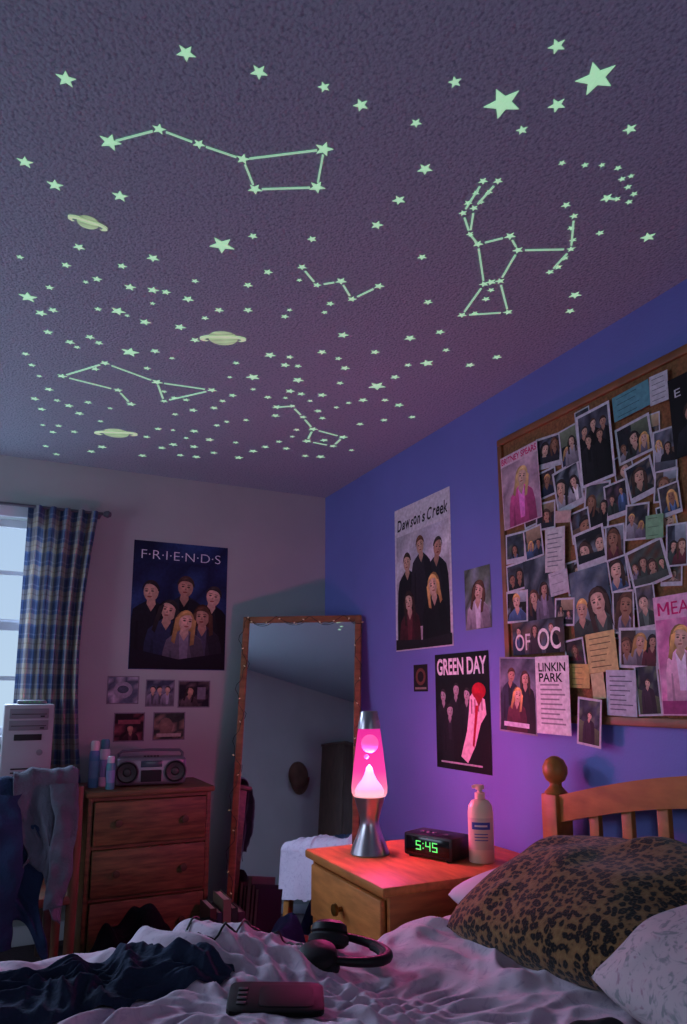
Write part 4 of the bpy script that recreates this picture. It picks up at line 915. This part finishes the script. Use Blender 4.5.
def leopard():
    m = bpy.data.materials.new('leopard_plush'); m.use_nodes = True; nt = m.node_tree; b = nt.nodes['Principled BSDF']
    tc = nt.nodes.new('ShaderNodeTexCoord'); n0 = nt.nodes.new('ShaderNodeTexNoise'); n0.inputs['Scale'].default_value = 44; n0.inputs['Detail'].default_value = 3; nt.links.new(tc.outputs['Object'], n0.inputs['Vector'])
    mxv = nt.nodes.new('ShaderNodeMixRGB'); mxv.blend_type = 'ADD'; mxv.inputs[0].default_value = .022; nt.links.new(tc.outputs['Object'], mxv.inputs[1]); nt.links.new(n0.outputs['Color'], mxv.inputs[2])
    v = nt.nodes.new('ShaderNodeTexVoronoi'); v.inputs['Scale'].default_value = 55; v.inputs['Randomness'].default_value = .75; nt.links.new(mxv.outputs[0], v.inputs['Vector'])
    rp = nt.nodes.new('ShaderNodeValToRGB'); e = rp.color_ramp.elements
    e[0].position = 0; e[0].color = lin('#54391f'); e[1].position = .11; e[1].color = lin('#4a321e'); q = e.new(.17); q.color = lin('#120c0a'); q = e.new(.46); q.color = lin('#140e0b'); q = e.new(.55); q.color = lin('#6f5030'); q = e.new(.85); q.color = lin('#84633e')
    nt.links.new(v.outputs['Distance'], rp.inputs[0]); nt.links.new(rp.outputs[0], b.inputs['Base Color']); b.inputs['Roughness'].default_value = .95; b.inputs['Specular IOR Level'].default_value = .1
    b.inputs['Sheen Weight'].default_value = .2; b.inputs['Sheen Roughness'].default_value = .5
    n3 = nt.nodes.new('ShaderNodeTexNoise'); n3.inputs['Scale'].default_value = 220; n3.inputs['Detail'].default_value = 3; nt.links.new(tc.outputs['Object'], n3.inputs['Vector'])
    bp = nt.nodes.new('ShaderNodeBump'); bp.inputs['Strength'].default_value = .5; bp.inputs['Distance'].default_value = .005; nt.links.new(n3.outputs['Fac'], bp.inputs['Height']); nt.links.new(bp.outputs[0], b.inputs['Normal'])
    return m
pillow('pillow', 'leopard print plush pillow leaning on the headboard', .52, .72, .22, leopard(), (1.40, 1.43, .678), (R(-5), R(-20), R(5)), 1.3, .08, 1.5)
def floral_pillow():
    m = bpy.data.materials.new('pale_floral_cotton'); m.use_nodes = True; nt = m.node_tree; b = nt.nodes['Principled BSDF']
    tc = nt.nodes.new('ShaderNodeTexCoord'); n0 = nt.nodes.new('ShaderNodeTexNoise'); n0.inputs['Scale'].default_value = 20; n0.inputs['Detail'].default_value = 3; n0.inputs['Distortion'].default_value = 2.5; nt.links.new(tc.outputs['Object'], n0.inputs['Vector'])
    rp = nt.nodes.new('ShaderNodeValToRGB'); e = rp.color_ramp.elements; e[0].position = .36; e[0].color = lin('#87898c'); e[1].position = .46; e[1].color = lin('#b4a8ac'); q = e.new(.62); q.color = lin('#b4a8ac'); q = e.new(.70); q.color = lin('#9c8490')
    nt.links.new(n0.outputs['Fac'], rp.inputs[0]); nt.links.new(rp.outputs[0], b.inputs['Base Color']); b.inputs['Roughness'].default_value = .95; b.inputs['Specular IOR Level'].default_value = .1; return m
pillow('pillow', 'pale patterned pillow at the lower right frame edge', .50, .64, .20, floral_pillow(), (1.335, .88, .68), (0, R(-16), R(-8)), 5.1, .08, 1.4)
pillow('pillow', 'plain lilac white pillow behind the leopard pillow', .42, .62, .13, mat('white_pillow', '#b0a8b4', .9, .06, 8), (1.45, 1.60, .635), (0, R(-8), R(2)), 9.3)

# ------------------------------------------------------------------ things on the bed
HPL = (hpp.x, hpp.y, Hh(hpp.x, hpp.y)+.004); HPR = R(-34)
hblack = mat('headphone_plastic', '#0b0b0e', .55, .1, 20, spec=.3)
hp = thing('headphones', 'black over-ear headphones lying on the comforter', 'headphones', HPL, (0, 0, HPR))
arc = [(-.04+.150*math.sin(PI*k/28), .086*math.cos(PI*k/28), .032 - .016*math.sin(PI*k/28)) for k in range(29)]
B().tube(arc, [.008+.005*math.sin(PI*k/28) for k in range(29)], hblack, 10).build('headband', hp)
B().tube([(x-.012, y*.92, z) for x, y, z in arc[8:21]], .010, blackm, 8).build('band_padding', hp)
for sgn, lean in ((-1, 1.30), (1, 1.10)):
    M = TR(-.048, sgn*.084, .034 if sgn < 0 else .038) @ RX(-sgn*(PI/2 - lean))
    q = B().lathe([(0, .026), (.032, .024), (.044, .016), (.048, 0), (.044, -.006)], hblack, M, 30).build('ear_cup', hp)
    B().lathe([(.044, -.005), (.053, -.012), (.052, -.026), (.042, -.034), (.030, -.029), (.026, -.014), (0, -.01)], blackm, M, 30).build('ear_pad', q)
cpts = []
for (u, v) in ((306, 958), (296, 950), (280, 941), (262, 933), (245, 931), (232, 938), (214, 946), (198, 944), (186, 936), (194, 928), (214, 926)):
    p = settle(u, v); cpts.append(Vector((p.x, min(p.y, 1.80), 0)))
sm = []
for k in range(len(cpts)-1):
    for j in range(5): q = cpts[k].lerp(cpts[k+1], j/5); sm.append(Vector((q.x, q.y, Hh(q.x, q.y)+.006)))
inv = (Matrix.Translation(HPL) @ RZ(HPR)).inverted()
B().tube([inv @ p for p in sm], .0028, hblack, 6).build('cable', hp)
cdp = thing('cassette_player', 'flat black portable music player lying on the comforter at the bottom', 'music player', (dp.x, dp.y, Hh(dp.x, dp.y)+.007), (R(3), R(2), R(-22)))
B().slab(.092, .062, [(.003, -.0055), (.0, -.004), (0, .004), (.003, .0055)], mat('flat_black_plastic', '#050506', .6, spec=.12), 9).build('body', cdp)
b = B(); b.slab(.052, .044, [(.001, .0053), (0, .0062), (.002, .0067)], mat('smoked_window', '#09090c', .6, spec=.12), 9); b.build('window', cdp, loc=(.02, 0, 0))
for k in range(4): B().box((-.074, -.036+.019*k, .0052), (-.056, -.025+.019*k, .0074), mat('dark_button', '#141418', .6), .001).build('button', cdp)
gc = settle(62, 995)
def garment(a, t):
    an = a*2*PI; rr = t
    ro = 1 + .30*noise.noise(Vector((math.cos(an)*1.3, math.sin(an)*1.3, 4))) + .26*noise.noise(Vector((math.cos(an)*4, math.sin(an)*4, 8)))
    x = gc.x + .30*ro*rr*math.cos(an); y = gc.y + .125*ro*rr*math.sin(an)
    wx = x + .07*nz(x, y, 6, 3); wy = y + .07*nz(x, y, 6, 7)
    def rg(f, th, sd):
        c_ = .5+.5*math.cos(2*(f*(wx*math.cos(th)+wy*math.sin(th)) + 1.6*nz(x, y, 4, sd))); return .4*c_ + .6*c_**4
    w = .018*rg(15, 1.1, 2)*sst(-.35, .35, nz(x, y, 4, 6)) + .018*rg(22, 2.0, 8)*sst(-.35, .35, nz(x, y, 4, 12)) + .016*rg(38, .4, 5)*sst(-.3, .3, nz(x, y, 6, 15)) + .011*rg(64, 1.6, 3)*sst(-.3, .3, nz(x, y, 8, 19)) + .006*rg(95, 2.4, 9)
    return Vector((x, y, Hh(x, y) + .005 + (w+.006)*(1-rr**5)))
gt = thing('dark_shirt', 'crumpled dark navy shirt thrown on the left of the bed', 'shirt')
B().grid(garment, 240, 130, cloth_mat('navy_cotton', '#242d40')).build('fabric', gt, dbl=True, sharp=85)
sk = thing('black_sock', 'small black garment lying at the bottom right of the comforter', 'garment')
def g2(a, t):
    an = a*2*PI; x = 1.04 + .075*t*math.cos(an); y = 1.085 + .04*t*math.sin(an)
    return Vector((x, y, Hh(x, y)+.004+.018*(1-t**4)*(.7+.5*noise.noise(Vector((x*20, y*20, 0))))))
B().grid(g2, 40, 14, blackm).build('fabric', sk, dbl=True)

# ------------------------------------------------------------------ floor clutter
def heap(name, label, cat, cx, cy_, rx, ry, h, m, seed):
    def fn(a, t):
        an = a*2*PI; ro = 1 + .25*noise.noise(Vector((math.cos(an)*1.5, math.sin(an)*1.5, seed)))
        x = cx + rx*ro*t*math.cos(an); y = cy_ + ry*ro*t*math.sin(an)
        z = h*(1-t**2.4)*(.8+.35*noise.noise(Vector((x*7, y*7, seed)))) + .035*(1-t**4)*(.5+.5*math.sin(50*(x+.5*y)+3*nz(x, y, 6, seed)))**2
        return Vector((x, y, max(z, .002)))
    t = thing(name, label, cat); B().grid(fn, 80, 40, m).build('fabric', t, dbl=True, sharp=80); return t
heap('clothes_pile', 'black clothes heaped on the floor in front of the dresser', 'clothes', .56, 3.16, .22, .14, .36, cloth_mat('black_canvas', '#0f0f14'), 2.5)
heap('clothes_pile', 'dark blue clothes heaped on the floor before the mirror', 'clothes', 1.15, 2.98, .14, .14, .34, cloth_mat('pile_navy', '#1f2a44'), 6.2)
heap('clothes_pile', 'pale cream cloth heaped beside the nightstand on the floor', 'clothes', 1.33, 2.72, .11, .12, .28, cloth_mat('pile_cream', '#a08c80'), 9.9)
bkc = ['#3c2220', '#1c2638', '#6a6050', '#222e26', '#3c2430']; xx = .90
blab = ['dark red hardback book, first of the row beside the dresser', 'navy hardback book in the row beside the dresser', 'tan hardback book in the row beside the dresser', 'green hardback book in the row beside the dresser', 'plum hardback book, last of the row by the mirror']
for k in range(5):
    tk = [.03, .024, .036, .028, .03][k]; hh = [.27, .25, .30, .26, .24][k]
    t = thing('book', blab[k], 'book', (xx+tk/2, 3.30, 0), (0, 0, 0), 'books standing on the floor'); xx += tk + .003
    cm = mat('book_cover_%d' % k, bkc[k], .6)
    b = B(); b.box((-tk/2, -.085, 0), (-tk/2+.003, .085, hh), cm); b.box((tk/2-.003, -.085, 0), (tk/2, .085, hh), cm); b.box((-tk/2, -.088, 0), (tk/2, -.085, hh), cm); b.build('cover', t)
    B().box((-tk/2+.003, -.085, .004), (tk/2-.003, .08, hh-.005), mat('book_pages', '#b8ae9c', .9)).build('pages', t)
# things the mirror shows
cab = thing('cupboard', 'tall dark brown cupboard seen in the mirror', 'cupboard', (XL+.2, -.30, 0))
dkb = mat('dark_walnut', '#4e3830', .55, .25, 6, stretch=(5, 5, 1))
B().box((-.19, -.36, .0), (.17, .36, 1.80), dkb, .006).build('body', cab); B().box((-.195, -.375, 1.80), (.19, .375, 1.83), dkb, .005).build('cupboard_top', cab)
for y in (-.355, .005):
    q = B().box((.17, y, .05), (.19, y+.35, 1.77), dkb, .006).build('door', cab); B().lathe([(.008, 0), (.014, .02), (0, .026)], brass, TR(.19, y+.03 if y > 0 else y+.32, .9) @ RY(PI/2), 12).build('knob', q)
ct_ = thing('cap', 'brown cap hanging on the wall seen in the mirror', 'cap', (XL, .42, 1.42))
felt = cloth_mat('brown_felt', '#5c4238')
B().lathe([(.15, 0), (.15, .012), (.135, .03), (.09, .05), (.03, .06), (0, .062)], felt, RY(PI/2), 28).build('crown', ct_)
b = B(); b.grid(lambda a, t: Vector((.012+.02*t, (.14+.02*t)*math.cos(PI+PI*a), (.14+.075*t)*math.sin(PI+PI*a))), 24, 6, felt); b.build('brim', ct_)

# ------------------------------------------------------------------ light
wd = bpy.data.worlds.new('dusk_sky'); SC.world = wd; wd.use_nodes = True; nt = wd.node_tree; bg = nt.nodes['Background']
tc = nt.nodes.new('ShaderNodeTexCoord'); sx = nt.nodes.new('ShaderNodeSeparateXYZ'); nt.links.new(tc.outputs['Generated'], sx.inputs[0])
rp = nt.nodes.new('ShaderNodeValToRGB'); e = rp.color_ramp.elements; e[0].position = 0; e[0].color = (.50, .66, .84, 1); e[1].position = .5; e[1].color = (.34, .50, .80, 1); nt.links.new(sx.outputs[2], rp.inputs[0]); nt.links.new(rp.outputs[0], bg.inputs[0])
bg.inputs[1].default_value = 1.0
def area(name, loc, tgt, size, en, col):
    l = bpy.data.lights.new(name, 'AREA'); l.shape = 'RECTANGLE'; l.size = size[0]; l.size_y = size[1]; l.energy = en; l.color = col
    o = bpy.data.objects.new(name, l); C.objects.link(o); o.location = loc; o.rotation_euler = (Vector(tgt)-Vector(loc)).to_track_quat('-Z', 'Y').to_euler(); return o
area('window_daylight', (-.65, 4.75, 2.5), (.6, 1.4, .9), (1.3, 1.2), 220, (.54, .70, 1))
area('side_fill_light', (XL+.03, 2.75, 1.35), (1.5, 2.7, 1.25), (1.4, 1.0), 20, (.60, .75, 1))  # added fill lamp at the left wall; that wall has no window
area('rear_fill_light', (.5, YF+.1, 1.2), (.9, 3.2, 1.1), (1.4, 1.0), 7, (.70, .77, 1))  # added soft fill behind the camera, not a fixture of the house
pl = bpy.data.lights.new('lava_bulb', 'POINT'); pl.energy = 37; pl.color = (1, .13, .47); pl.shadow_soft_size = .065
po = bpy.data.objects.new('lava_bulb', pl); C.objects.link(po); po.location = (1.26, 2.385, NZ+.335)
SC.view_settings.view_transform = 'Standard'; SC.view_settings.look = 'None'; SC.view_settings.exposure = 0
